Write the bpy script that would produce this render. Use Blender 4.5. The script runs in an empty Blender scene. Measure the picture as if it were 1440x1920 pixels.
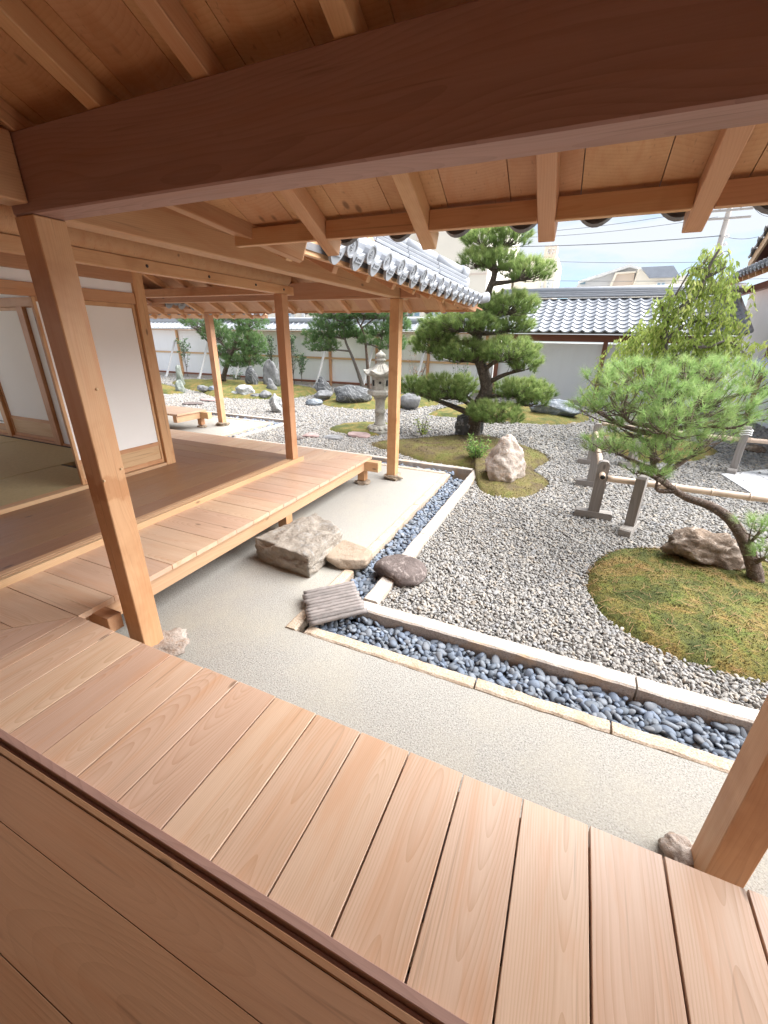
import bpy, bmesh, math, random
import numpy as np
from mathutils import Vector, Matrix, noise as mnoise

random.seed(7); RNG = np.random.default_rng(7)
R = math.radians
scene = bpy.context.scene
COL = scene.collection

# ------------------------------------------------------------------ camera
CH = 1.83                                    # eye height above the garden floor
F_PX, PITCH, YAW, ROLL = 779.86, .3973, -.4109, .01716   # focal length in pixels of a 1440 px wide frame
_cy, _sy, _cp, _sp = math.cos(YAW), math.sin(YAW), math.cos(PITCH), math.sin(PITCH)
FW = Vector((_sy*_cp, _cy*_cp, -_sp)); RT = Vector((_cy, -_sy, 0)); UP = RT.cross(FW)
RT, UP = math.cos(ROLL)*RT + math.sin(ROLL)*UP, -math.sin(ROLL)*RT + math.cos(ROLL)*UP
cam_data = bpy.data.cameras.new('camera'); cam = bpy.data.objects.new('camera', cam_data); COL.objects.link(cam)
cam_data.sensor_fit = 'HORIZONTAL'; cam_data.sensor_width = 36.0; cam_data.lens = 36.0*F_PX/1440
cam_data.clip_start = .05; cam_data.clip_end = 800
M3 = Matrix((RT, UP, -FW)).transposed()
cam.matrix_world = Matrix.Translation((0, 0, CH)) @ M3.to_4x4()
scene.camera = cam

def _ray(px, py): return FW*F_PX + RT*(px-720) + UP*(960-py)
def at_z(px, py, z=0.0):
    d = _ray(px, py); t = (z-CH)/d.z; return Vector((d.x*t, d.y*t, z))
def at_y(px, py, y):
    d = _ray(px, py); t = y/d.y; return Vector((d.x*t, y, CH+d.z*t))
def m_per_px(p): return (Vector(p)-Vector((0, 0, CH))).dot(FW)/F_PX

# ------------------------------------------------------------------ sky, sun, exposure
SUN_EL, SUN_AZ = R(45), R(58)                # azimuth from +Y towards +X
world = bpy.data.worlds.new('World'); scene.world = world; world.use_nodes = True
nt = world.node_tree; nt.nodes.clear()
wo = nt.nodes.new('ShaderNodeOutputWorld'); bg = nt.nodes.new('ShaderNodeBackground')
sky = nt.nodes.new('ShaderNodeTexSky'); sky.sky_type = 'NISHITA'; sky.sun_disc = False
sky.sun_elevation = SUN_EL; sky.sun_rotation = SUN_AZ; sky.air_density = 1.0; sky.dust_density = .6; sky.ozone_density = 1.6
tc = nt.nodes.new('ShaderNodeTexCoord'); mp = nt.nodes.new('ShaderNodeMapping'); mp.inputs['Scale'].default_value = (1.0, 1.0, 3.6)
nz = nt.nodes.new('ShaderNodeTexNoise'); nz.inputs['Scale'].default_value = 2.6; nz.inputs['Detail'].default_value = 7; nz.inputs['Roughness'].default_value = .56
cr = nt.nodes.new('ShaderNodeValToRGB'); cr.color_ramp.elements[0].position = .33; cr.color_ramp.elements[1].position = .54
mx = nt.nodes.new('ShaderNodeMix'); mx.data_type = 'RGBA'
mx.inputs['B'].default_value = (2.75, 2.92, 3.15, 1)
bg.inputs['Strength'].default_value = .062
nt.links.new(tc.outputs['Generated'], mp.inputs['Vector']); nt.links.new(mp.outputs['Vector'], nz.inputs['Vector'])
nt.links.new(nz.outputs['Fac'], cr.inputs['Fac']); nt.links.new(cr.outputs['Color'], mx.inputs['Factor'])
dim = nt.nodes.new('ShaderNodeMix'); dim.data_type = 'RGBA'; dim.blend_type = 'MULTIPLY'; dim.inputs['Factor'].default_value = 1; dim.inputs['B'].default_value = (.40, .50, .58, 1)
nt.links.new(sky.outputs['Color'], dim.inputs['A']); nt.links.new(dim.outputs['Result'], mx.inputs['A']); nt.links.new(mx.outputs['Result'], bg.inputs['Color']); nt.links.new(bg.outputs['Background'], wo.inputs['Surface'])
sun_d = bpy.data.lights.new('sun', 'SUN'); sun_d.energy = 3.0; sun_d.angle = R(80); sun_d.color = (1, .985, .965)
sun = bpy.data.objects.new('sun', sun_d); COL.objects.link(sun)
sd = Vector((math.sin(SUN_AZ)*math.cos(SUN_EL), math.cos(SUN_AZ)*math.cos(SUN_EL), math.sin(SUN_EL)))
sun.rotation_euler = sd.to_track_quat('Z', 'Y').to_euler()
vs = scene.view_settings; vs.view_transform = 'Standard'; vs.look = 'None'; vs.gamma = 1; vs.use_curve_mapping = False
vs.exposure = 2.45
scene.cycles.max_bounces = 8; scene.cycles.diffuse_bounces = 6; scene.cycles.glossy_bounces = 3
scene.cycles.use_denoising = True; scene.cycles.sample_clamp_indirect = 6

# ------------------------------------------------------------------ materials
class NB:
    """small node-tree helper"""
    def __init__(s, name):
        s.m = bpy.data.materials.new(name); s.m.use_nodes = True; s.t = s.m.node_tree; s.t.nodes.clear()
        s.out = s.n('ShaderNodeOutputMaterial'); s.b = s.n('ShaderNodeBsdfPrincipled'); s.l(s.b.outputs[0], s.out.inputs['Surface'])
    def n(s, typ, **kw):
        n = s.t.nodes.new(typ)
        for k, v in kw.items():
            if hasattr(n, k): setattr(n, k, v)
            else: n.inputs[k].default_value = v
        return n
    def l(s, a, b): s.t.links.new(a, b)
    def math(s, op, a, b=None, c=None):
        n = s.n('ShaderNodeMath', operation=op)
        for i, v in enumerate((a, b, c)):
            if v is None: continue
            if isinstance(v, (int, float)): n.inputs[i].default_value = v
            else: s.l(v, n.inputs[i])
        return n.outputs[0]
    def coords(s, kind='Object', scale=(1, 1, 1), rnd=False):
        t = s.n('ShaderNodeTexCoord'); v = t.outputs[kind]
        if rnd:
            oi = s.n('ShaderNodeObjectInfo'); k = s.n('ShaderNodeVectorMath', operation='SCALE'); k.inputs[0].default_value = (37.3, 11.7, 23.1); s.l(oi.outputs['Random'], k.inputs['Scale'])
            a = s.n('ShaderNodeVectorMath', operation='ADD'); s.l(v, a.inputs[0]); s.l(k.outputs[0], a.inputs[1]); v = a.outputs[0]
        m = s.n('ShaderNodeMapping'); m.inputs['Scale'].default_value = scale; s.l(v, m.inputs['Vector']); return m.outputs[0]
    def noise(s, vec, scale, detail=4, rough=.55, dist=0):
        n = s.n('ShaderNodeTexNoise'); n.inputs['Scale'].default_value = scale; n.inputs['Detail'].default_value = detail
        n.inputs['Roughness'].default_value = rough; n.inputs['Distortion'].default_value = dist; s.l(vec, n.inputs['Vector']); return n.outputs['Fac']
    def ramp(s, fac, stops):
        r = s.n('ShaderNodeValToRGB'); e = r.color_ramp.elements
        while len(e) < len(stops): e.new(.5)
        for i, (p, c) in enumerate(stops):
            e[i].position = p; e[i].color = (*c, 1) if len(c) == 3 else c
        s.l(fac, r.inputs['Fac']); return r.outputs['Color']
    def mix(s, fac, a, b, mode='MIX'):
        n = s.n('ShaderNodeMix', data_type='RGBA', blend_type=mode)
        for sock, v in (('Factor', fac), ('A', a), ('B', b)):
            if isinstance(v, (int, float)): n.inputs[sock].default_value = v
            elif isinstance(v, tuple): n.inputs[sock].default_value = (*v, 1)
            else: s.l(v, n.inputs[sock])
        return n.outputs['Result']
    def col(s, c):
        if isinstance(c, tuple): s.b.inputs['Base Color'].default_value = (*c, 1)
        else: s.l(c, s.b.inputs['Base Color'])
    def bump(s, h, strength=.3, dist=.01):
        b = s.n('ShaderNodeBump'); b.inputs['Strength'].default_value = strength; b.inputs['Distance'].default_value = dist
        s.l(h, b.inputs['Height']); s.l(b.outputs[0], s.b.inputs['Normal'])
    def rough(s, v):
        if isinstance(v, (int, float)): s.b.inputs['Roughness'].default_value = v
        else: s.l(v, s.b.inputs['Roughness'])

def wood(name, light, dark, rings=75, rough=.42, var=.25, contrast=1.0, stain=None, patch=None):
    """plain-sawn timber: growth rings around an axis that wanders along local X"""
    k = NB(name); v = k.coords('Object', rnd=True)
    lo = k.n('ShaderNodeSeparateXYZ'); k.l(v, lo.inputs[0])
    sc = k.n('ShaderNodeMapping'); sc.inputs['Scale'].default_value = (.9, 3.2, 3.2); k.l(v, sc.inputs['Vector'])
    w1 = k.noise(sc.outputs[0], 1.0, 2, .5)
    sc2 = k.n('ShaderNodeMapping'); sc2.inputs['Scale'].default_value = (.55, .02, .02); k.l(v, sc2.inputs['Vector'])
    w2 = k.noise(sc2.outputs[0], 1.3, 1, .4)
    raw = k.n('ShaderNodeTexCoord'); rs = k.n('ShaderNodeSeparateXYZ'); k.l(raw.outputs['Object'], rs.inputs[0])
    oi = k.n('ShaderNodeObjectInfo')
    offy = k.math('MULTIPLY', k.math('SUBTRACT', oi.outputs['Random'], .5), .16)
    yy = k.math('ADD', k.math('ADD', rs.outputs['Y'], offy), k.math('MULTIPLY', k.math('SUBTRACT', w1, .5), .10))
    zz = k.math('ADD', k.math('ADD', rs.outputs['Z'], .05), k.math('MULTIPLY', k.math('SUBTRACT', w2, .45), .34))
    r = k.math('SQRT', k.math('ADD', k.math('MULTIPLY', yy, yy), k.math('MULTIPLY', zz, zz)))
    fr = k.math('FRACT', k.math('MULTIPLY', r, rings))
    late = k.math('POWER', fr, 2.6)
    fine = k.n('ShaderNodeMapping'); fine.inputs['Scale'].default_value = (4, 190, 190); k.l(v, fine.inputs['Vector'])
    fib = k.noise(fine.outputs[0], 1.0, 3, .6)
    big = k.n('ShaderNodeMapping'); big.inputs['Scale'].default_value = (1.3, 13, 13); k.l(v, big.inputs['Vector'])
    blot = k.noise(big.outputs[0], 1.0, 3, .6)
    f = k.math('MULTIPLY', k.math('ADD', k.math('MULTIPLY', late, .26), k.math('MULTIPLY', k.math('ADD', k.math('MULTIPLY', fib, .8), k.math('MULTIPLY', blot, 1.2)), .46)), contrast)
    c = k.ramp(f, [(.12, light), (.55, tuple(.55*a+.45*b for a, b in zip(light, dark))), (.95, dark)])
    tint = k.math('MULTIPLY_ADD', oi.outputs['Random'], var, 1-var*.6)
    hs = k.n('ShaderNodeHueSaturation'); k.l(c, hs.inputs['Color']); k.l(tint, hs.inputs['Value'])
    k.l(k.math('MULTIPLY_ADD', oi.outputs['Random'], .014, .493), hs.inputs['Hue'])
    colour = hs.outputs['Color']
    stk = k.n('ShaderNodeMapping'); stk.inputs['Scale'].default_value = (1.1, 10, 10); k.l(v, stk.inputs['Vector'])
    colour = k.mix(k.math('MULTIPLY', k.ramp(k.noise(stk.outputs[0], 1.4, 4, .6, .6), [(.50, (0, 0, 0)), (.70, (1, 1, 1))]), .5), colour, tuple(x*y for x, y in zip(dark, (1.15, 1.0, .85))))
    kn = k.n('ShaderNodeTexVoronoi'); kn.inputs['Scale'].default_value = 1.0; km = k.n('ShaderNodeMapping'); km.inputs['Scale'].default_value = (2.2, 5.5, 5.5); k.l(v, km.inputs['Vector']); k.l(km.outputs[0], kn.inputs['Vector'])
    knot = k.ramp(kn.outputs['Distance'], [(.045, (1, 1, 1)), (.085, (0, 0, 0))])
    colour = k.mix(k.math('MULTIPLY', knot, .75), colour, tuple(x*.35 for x in dark))
    chk = k.n('ShaderNodeMapping'); chk.inputs['Scale'].default_value = (1.6, 70, 70); k.l(v, chk.inputs['Vector'])
    colour = k.mix(k.math('MULTIPLY', k.ramp(k.noise(chk.outputs[0], 1.0, 2, .5), [(.66, (0, 0, 0)), (.74, (1, 1, 1))]), .45), colour, tuple(x*.5 for x in dark))
    if stain: colour = k.mix(k.math('MULTIPLY', k.ramp(k.noise(v, 2.6, 4, .6), [(.5, (0, 0, 0)), (.68, (1, 1, 1))]), .5), colour, stain)
    if patch:                                  # one resin stain: (local x, spread, colour)
        d_ = k.math('ABSOLUTE', k.math('DIVIDE', k.math('ADD', k.math('SUBTRACT', rs.outputs['X'], patch[0]), k.math('MULTIPLY', k.math('SUBTRACT', k.noise(raw.outputs['Object'], 16, 3, .6), .5), .16)), patch[1]))
        colour = k.mix(k.ramp(d_, [(.6, (.45, .45, .45)), (1.0, (0, 0, 0))]), colour, patch[2])
    k.col(colour); k.rough(k.math('MULTIPLY_ADD', fib, .25, rough-.1))
    k.b.inputs['Specular IOR Level'].default_value = .5
    k.bump(k.math('ADD', k.math('MULTIPLY', late, .4), fib), .10, .003)
    return k.m

def speckle(name, stops, scale, bumpd=.003, rough=.85, big=None, bstr=.5, vor=None):
    k = NB(name); v = k.coords('Object')
    n1 = k.noise(v, scale, 5, .7)
    c = k.ramp(n1, stops)
    if big:
        c = k.mix(k.ramp(k.noise(v, big[0], 5, .62), [(big[2], (0, 0, 0)), (big[3], (1, 1, 1))]), c, big[1])
    h = n1
    if vor:
        vo = k.n('ShaderNodeTexVoronoi'); vo.inputs['Scale'].default_value = vor; k.l(v, vo.inputs['Vector'])
        bw_ = k.n('ShaderNodeRGBToBW'); k.l(vo.outputs['Color'], bw_.inputs[0]); c = k.mix(k.math('MULTIPLY', k.math('SUBTRACT', 1, bw_.outputs[0]), .42), c, tuple(.45*x for x in stops[1][1]))
        h = k.math('SUBTRACT', n1, k.math('MULTIPLY', vo.outputs['Distance'], .35))
    k.col(c); k.rough(rough); k.bump(h, bstr, bumpd); return k.m

def rock_mat(name, a, b, c=None, scale=5, bstr=.8, rough=.85, vein=None):
    k = NB(name); v = k.coords('Object', rnd=True)
    n1 = k.noise(v, scale, 8, .65, .3); n2 = k.noise(v, scale*9, 5, .7)
    f = k.math('ADD', k.math('MULTIPLY', n1, .7), k.math('MULTIPLY', n2, .3))
    col = k.ramp(f, [(.33, a), (.5, tuple((x+y)/2 for x, y in zip(a, b))), (.66, b)])
    if c: col = k.mix(k.ramp(k.noise(v, scale*1.7, 6, .7, 1.0), [(.52, (0, 0, 0)), (.64, (1, 1, 1))]), col, c)
    if vein:
        w = k.n('ShaderNodeTexWave', bands_direction='DIAGONAL'); w.inputs['Scale'].default_value = 2.2; w.inputs['Distortion'].default_value = 22; w.inputs['Detail'].default_value = 4; k.l(v, w.inputs['Vector'])
        col = k.mix(k.ramp(w.outputs['Fac'], [(.90, (0, 0, 0)), (1.0, (.6, .6, .6))]), col, vein)
    k.col(col); k.rough(rough); k.bump(k.math('ADD', k.math('MULTIPLY', n1, 1.2), k.math('MULTIPLY', n2, .45)), bstr, .03); return k.m

def plain(name, c, rough=.6, var=0.0, nscale=4, amt=.12, bump=0.0, bscale=60, metal=0):
    k = NB(name); v = k.coords('Object', rnd=var > 0)
    n = k.noise(v, nscale, 5, .6)
    col = k.ramp(n, [(.25, tuple(x*(1-amt) for x in c)), (.75, tuple(min(1, x*(1+amt)) for x in c))])
    if var:
        oi = k.n('ShaderNodeObjectInfo'); hs = k.n('ShaderNodeHueSaturation'); k.l(col, hs.inputs['Color'])
        k.l(k.math('MULTIPLY_ADD', oi.outputs['Random'], var, 1-var/2), hs.inputs['Value']); col = hs.outputs['Color']
    k.col(col); k.rough(rough); k.b.inputs['Metallic'].default_value = metal
    if bump: k.bump(k.noise(v, bscale, 4, .6), bump, .004)
    return k.m

def foliage(name, dark, mid, light, trans=.35, rough=.5):
    k = NB(name); a = k.n('ShaderNodeAttribute', attribute_name='tint')
    c = k.ramp(a.outputs['Fac'], [(0, dark), (.5, mid), (1, light)])
    k.col(c); k.rough(rough); k.b.inputs['Specular IOR Level'].default_value = .35
    tr = k.n('ShaderNodeBsdfTranslucent'); k.l(c, tr.inputs['Color']); ms = k.n('ShaderNodeMixShader'); ms.inputs[0].default_value = trans
    k.l(k.b.outputs[0], ms.inputs[1]); k.l(tr.outputs[0], ms.inputs[2]); k.l(ms.outputs[0], k.out.inputs['Surface']); return k.m

MAT = {}
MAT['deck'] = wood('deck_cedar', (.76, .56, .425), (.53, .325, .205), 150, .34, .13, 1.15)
MAT['floor'] = wood('shaded_floor_cedar', (.31, .165, .092), (.215, .107, .056), 110, .38, .16, .9)  # deck cedar made darker: the interior's shade is put into this colour
MAT['post'] = wood('post_cypress', (.69, .41, .225), (.48, .24, .11), 150, .5, .12, .85, (.40, .17, .06))
MAT['post_stained'] = wood('stained_post_cypress', (.69, .41, .225), (.48, .24, .11), 150, .5, .12, .85, (.40, .17, .06), (-.055, .07, (.40, .155, .045)))
MAT['beam'] = wood('beam_cypress', (.58, .335, .19), (.40, .20, .105), 110, .55, .12, .9)
MAT['pale'] = wood('pale_cypress', (.66, .44, .26), (.46, .26, .13), 90, .5, .14, .8)
MAT['darkbeam'] = wood('old_red_beam', (.43, .255, .21), (.30, .17, .138), 90, .6, .1, 1.15)
MAT['grey_wood'] = wood('weathered_wood', (.36, .33, .31), (.17, .15, .135), 70, .75, .3, 1.0)
MAT['red_wood'] = wood('red_brown_timber', (.30, .12, .07), (.18, .07, .045), 60, .6, .15, .9)
k = NB('white_plaster'); v = k.coords('Object', (4, 4, .35)); v2 = k.coords('Object')
c = k.mix(k.math('MULTIPLY', k.ramp(k.noise(v, 1.6, 6, .65), [(.45, (0, 0, 0)), (.75, (1, 1, 1))]), .12), (.90, .91, .93), (.62, .62, .62)); c = k.mix(k.math('MULTIPLY', k.noise(v2, 1.1, 5, .6), .08), c, (.66, .67, .69))
k.col(c); k.rough(.85); k.bump(k.noise(v2, 90, 4, .6), .15, .004); MAT['plaster'] = k.m
MAT['paper'] = plain('door_paper', (.92, .91, .89), .85, 0, 1.5, .02)
MAT['tatami'] = plain('tatami_straw', (.52, .43, .235), .75, .1, 30, .10, .25, 260)
MAT['tatami_edge'] = plain('tatami_cloth_edge', (.055, .05, .045), .8)
MAT['tile'] = plain('silver_roof_tile', (.32, .335, .365), .46, .30, 9, .10, .12, 120)
MAT['tile_dark'] = plain('tile_underside', (.16, .155, .16), .5, .1, 20, .2, .2, 90)
MAT['granite'] = speckle('pink_granite', [(.34, (.29, .25, .215)), (.48, (.47, .42, .375)), (.66, (.58, .535, .485))], 110, .004, .85, (5, (.58, .42, .28), .5, .72), .6)
MAT['granite_tan'] = speckle('tan_granite', [(.34, (.30, .22, .15)), (.5, (.52, .42, .325)), (.68, (.64, .55, .455))], 90, .005, .88, (7, (.44, .32, .22), .5, .7), .8)
MAT['earth'] = speckle('pounded_earth', [(.36, (.115, .108, .095)), (.46, (.385, .368, .335)), (.62, (.505, .488, .45))], 130, .006, .92, (1.3, (.455, .425, .36), .46, .70), .55, 190)
MAT['lantern'] = speckle('lantern_stone', [(.32, (.22, .205, .175)), (.5, (.44, .415, .365)), (.68, (.60, .57, .51))], 60, .005, .9, (5, (.27, .26, .22), .52, .7), .6)
MAT['slab'] = speckle('paving_slab', [(.34, (.48, .48, .49)), (.6, (.66, .66, .67))], 70, .003, .8)
MAT['bamboo'] = plain('dry_bamboo', (.56, .43, .33), .45, .2, 9, .18)
MAT['bamboo_grey'] = plain('grey_bamboo', (.20, .175, .165), .6, .4, 14, .3, .2, 80)
MAT['shade_black'] = plain('painted_hole_shade', (.02, .02, .02), .9)  # near-black paint for the shade inside openings and beneath the pebbles
MAT['pole'] = plain('concrete_pole', (.33, .30, .28), .8)
MAT['wire'] = plain('wire_black', (.10, .11, .13), .7)
MAT['cream_wall'] = plain('cream_building', (.74, .69, .60), .8, 0, .6, .04)
MAT['grey_siding'] = plain('grey_siding', (.52, .53, .55), .8, 0, .5, .06)
MAT['beige_siding'] = plain('beige_siding', (.62, .53, .46), .8, 0, .5, .06)
MAT['slate'] = plain('slate_roof', (.27, .30, .36), .6, 0, 2, .12)
MAT['window_glass'] = plain('window_glass', (.20, .30, .38), .12)
MAT['frame_metal'] = plain('window_frame', (.62, .63, .64), .4)
MAT['pipe'] = plain('maroon_pipe', (.20, .055, .05), .45)
MAT['iron'] = plain('iron_peg', (.05, .045, .045), .5)
MAT['resin'] = plain('pale_wooden_plug', (.70, .50, .30), .5)
MAT['dry_needle'] = plain('dry_needle', (.30, .17, .075), .8, 0, 20, .3)
MAT['rope'] = plain('white_tie', (.8, .8, .78), .8)
# moss
k = NB('moss'); v = k.coords('Object'); n1 = k.noise(v, 3.2, 5, .62, .8); n2 = k.noise(v, 60, 5, .75)
c = k.ramp(n1, [(.34, (.07, .088, .02)), (.45, (.14, .145, .031)), (.54, (.235, .19, .045)), (.66, (.345, .205, .07))])
c = k.mix(k.ramp(k.noise(v, 6, 4, .6), [(.54, (0, 0, 0)), (.7, (1, 1, 1))]), c, (.16, .20, .035))
c = k.mix(k.ramp(n2, [(.35, (1, 1, 1)), (.55, (0, 0, 0))]), c, (.06, .065, .02)); k.col(c); k.rough(.95); k.bump(n2, .8, .02); MAT['moss'] = k.m
k = NB('brown_moss'); v = k.coords('Object'); n1 = k.noise(v, 3.2, 6, .65, .4); n2 = k.noise(v, 70, 5, .75)
c = k.ramp(n1, [(.36, (.16, .17, .035)), (.48, (.19, .155, .05)), (.60, (.135, .10, .05)), (.7, (.20, .13, .07))])
c = k.mix(k.ramp(n2, [(.33, (1, 1, 1)), (.52, (0, 0, 0))]), c, (.05, .042, .022)); k.col(c); k.rough(.95); k.bump(n2, .8, .02); MAT['moss_brown'] = k.m
# gravel chips: colour by instance
def stone_by_random(name, stops, rough=.75, nsc=40, spec=.4):
    k = NB(name); oi = k.n('ShaderNodeObjectInfo'); v = k.coords('Object', rnd=True)
    c = k.ramp(oi.outputs['Random'], stops)
    c = k.mix(k.math('MULTIPLY', k.noise(v, nsc, 4, .6), .5), c, tuple(.5*x for x in stops[len(stops)//2][1]))
    k.col(c); k.rough(rough); k.b.inputs['Specular IOR Level'].default_value = spec; return k.m
MAT['gravel'] = stone_by_random('gravel_chip', [(0, (.23, .23, .235)), (.2, (.335, .315, .29)), (.45, (.28, .268, .252)), (.6, (.39, .365, .335)), (.78, (.29, .295, .31)), (.9, (.44, .375, .30)), (1, (.45, .43, .40))], .8, 3)
MAT['gravel_bed'] = speckle('gravel_bed', [(.3, (.24, .235, .23)), (.5, (.39, .38, .365)), (.68, (.50, .485, .465))], 48, .02, .9, None, 1.0, 55)
MAT['pebble'] = stone_by_random('dark_pebble', [(0, (.125, .15, .185)), (.35, (0.176, 0.22, 0.3)), (.6, (.145, .165, .195)), (.85, (.25, .28, .325)), (1, (0.162, 0.17, 0.188))], .62, 30, .4)
k = NB('dark_pebble_mass'); g = k.n('ShaderNodeAttribute', attribute_name='tint'); c = k.ramp(g.outputs['Fac'], [(0, (.125, .15, .185)), (.35, (0.176, 0.22, 0.3)), (.6, (.145, .165, .195)), (.85, (.25, .28, .325)), (1, (0.162, 0.17, 0.188))])
k.col(c); k.rough(.62); MAT['pebble_mass'] = k.m
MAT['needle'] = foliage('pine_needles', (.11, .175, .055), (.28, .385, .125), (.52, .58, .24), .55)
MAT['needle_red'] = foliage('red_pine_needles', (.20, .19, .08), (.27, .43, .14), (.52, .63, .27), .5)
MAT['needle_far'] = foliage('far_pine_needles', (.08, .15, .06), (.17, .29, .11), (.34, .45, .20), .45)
MAT['leaf_lime'] = foliage('lime_leaves', (.25, .34, .075), (.43, .54, .14), (.66, .70, .24), .5)
MAT['leaf_dark'] = foliage('dark_leaves', (.05, .10, .05), (.10, .18, .085), (.22, .32, .17))
MAT['leaf_fresh'] = foliage('fresh_leaves', (.10, .20, .05), (.20, .36, .09), (.42, .52, .16), .4)
MAT['leaf_dry'] = foliage('dry_red_leaves', (.25, .10, .07), (.38, .20, .13), (.45, .33, .2), .3)
MAT['bark'] = rock_mat('pine_bark', (.055, .042, .034), (.15, .115, .09), (.22, .18, .15), 14, 1.0, .9)
MAT['bark_red'] = rock_mat('red_pine_bark', (.07, .05, .04), (.22, .15, .115), (.33, .27, .235), 22, 1.0, .95)
MAT['bark_grey'] = rock_mat('grey_bark', (.10, .085, .075), (.22, .19, .17), None, 12, .8, .9)
MAT['r_step'] = rock_mat('step_granite', (.215, .18, .145), (.41, .36, .305), (.33, .31, .285), 7, .9, .9)
MAT['r_tan'] = rock_mat('tan_stone', (.27, .20, .14), (.43, .345, .265), (.35, .29, .23), 9, .7, .9)
MAT['r_dark'] = rock_mat('purple_dark_stone', (.075, .055, .05), (.16, .125, .115), (.30, .25, .23), 9, .7, .8)
MAT['r_peak'] = rock_mat('pinkish_rock', (.31, .245, .205), (.62, .54, .475), (.42, .30, .22), 5, 1.0, .9)
MAT['r_brown'] = rock_mat('brown_rock', (.10, .07, .05), (.34, .25, .185), (.48, .40, .34), 6, 1.0, .9)
MAT['r_grey'] = rock_mat('grey_rock', (.13, .13, .135), (.33, .33, .335), None, 6, .9, .85)
MAT['r_black'] = rock_mat('dark_rock', (.05, .052, .055), (.16, .165, .17), None, 6, .9, .8, (.45, .45, .46))
MAT['r_blue'] = rock_mat('blue_grey_rock', (.14, .165, .20), (.30, .335, .37), (.45, .47, .5), 5, .9, .8)
MAT['r_white'] = rock_mat('pale_rock', (.30, .31, .31), (.62, .63, .62), (.2, .21, .21), 6, 1.0, .85)
MAT['r_green'] = rock_mat('green_schist', (.20, .23, .20), (.40, .43, .385), None, 6, .8, .85)
MAT['r_redflat'] = rock_mat('reddish_flat_stone', (.27, .175, .165), (.44, .33, .31), None, 6, .6, .85)

# ------------------------------------------------------------------ object helpers
def link(o, parent=None):
    COL.objects.link(o)
    if parent is not None: o.parent = parent
    return o
def tag(o, label=None, cat=None, group=None, kind=None):
    if label: o['label'] = label
    if cat: o['category'] = cat
    if group: o['group'] = group
    if kind: o['kind'] = kind
    return o
def empty(name, loc, label, cat, group=None):
    o = bpy.data.objects.new(name, None); o.location = loc; o.empty_display_size = .1; COL.objects.link(o); return tag(o, label, cat, group)
def wpos(parent):
    p = Vector((0, 0, 0))
    while parent is not None: p += parent.location; parent = parent.parent
    return p
def mesh_np(name, verts, faces, smooth=False, tint=None):
    me = bpy.data.meshes.new(name); verts = np.asarray(verts, np.float32)
    if isinstance(faces, np.ndarray) and faces.ndim == 2:
        n, c = faces.shape
        me.vertices.add(len(verts)); me.vertices.foreach_set('co', verts.ravel())
        me.loops.add(n*c); me.loops.foreach_set('vertex_index', faces.astype(np.int32).ravel())
        me.polygons.add(n); me.polygons.foreach_set('loop_start', np.arange(0, n*c, c, dtype=np.int32))
        me.update(calc_edges=True); me.validate()
    else:
        me.from_pydata([tuple(map(float, v)) for v in verts], [], [tuple(map(int, f)) for f in faces]); me.update()
    if smooth: me.polygons.foreach_set('use_smooth', np.ones(len(me.polygons), bool))
    if tint is not None:
        a = me.attributes.new('tint', 'FLOAT', 'POINT'); a.data.foreach_set('value', np.asarray(tint, np.float32))
    return me
def put(name, me, mat, parent=None, loc=(0, 0, 0), rot=None):
    """link a mesh object whose location is given in world space (parents are never rotated)"""
    o = bpy.data.objects.new(name, me)
    if mat is not None and not me.materials: me.materials.append(MAT[mat])
    link(o, parent); o.location = Vector(loc) - (wpos(parent) if parent else Vector((0, 0, 0)))
    if rot is not None: o.rotation_euler = rot
    return o
_boxes = {}
def box_mesh(l, w, h, mat, bev=.003):
    key = (round(l, 4), round(w, 4), round(h, 4), mat, bev)
    if key in _boxes: return _boxes[key]
    bm = bmesh.new(); bmesh.ops.create_cube(bm, size=1)
    bmesh.ops.scale(bm, vec=(l, w, h), verts=bm.verts)
    if bev: bmesh.ops.bevel(bm, geom=list(bm.edges), offset=min(bev, .3*min(l, w, h)), segments=1, affect='EDGES')
    me = bpy.data.meshes.new('box'); bm.to_mesh(me); bm.free(); me.materials.append(MAT[mat]); _boxes[key] = me; return me
def beam(name, p0, p1, w, h, mat, parent=None, bev=.003):
    """squared timber from p0 to p1 (centre line); local X runs along it, w is horizontal, h is the other way"""
    p0, p1 = Vector(p0), Vector(p1); d = p1-p0; x = d.normalized()
    up = Vector((0, 0, 1)) if abs(x.z) < .95 else Vector((0, 1, 0))
    y = up.cross(x).normalized(); z = x.cross(y)
    o = put(name, box_mesh(d.length, w, h, mat, bev), None, parent, (p0+p1)/2)
    o.rotation_euler = Matrix((x, y, z)).transposed().to_euler(); return o
def block(name, x0, x1, y0, y1, z0, z1, mat, parent=None, bev=.003):
    """axis-aligned block whose longest side is local X"""
    dx, dy, dz = x1-x0, y1-y0, z1-z0; c = ((x0+x1)/2, (y0+y1)/2, (z0+z1)/2)
    if dz >= dx and dz >= dy: return beam(name, (c[0], c[1], z0), (c[0], c[1], z1), dx, dy, mat, parent, bev)
    if dx >= dy: return beam(name, (x0, c[1], c[2]), (x1, c[1], c[2]), dy, dz, mat, parent, bev)
    return beam(name, (c[0], y0, c[2]), (c[0], y1, c[2]), dx, dz, mat, parent, bev)
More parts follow.
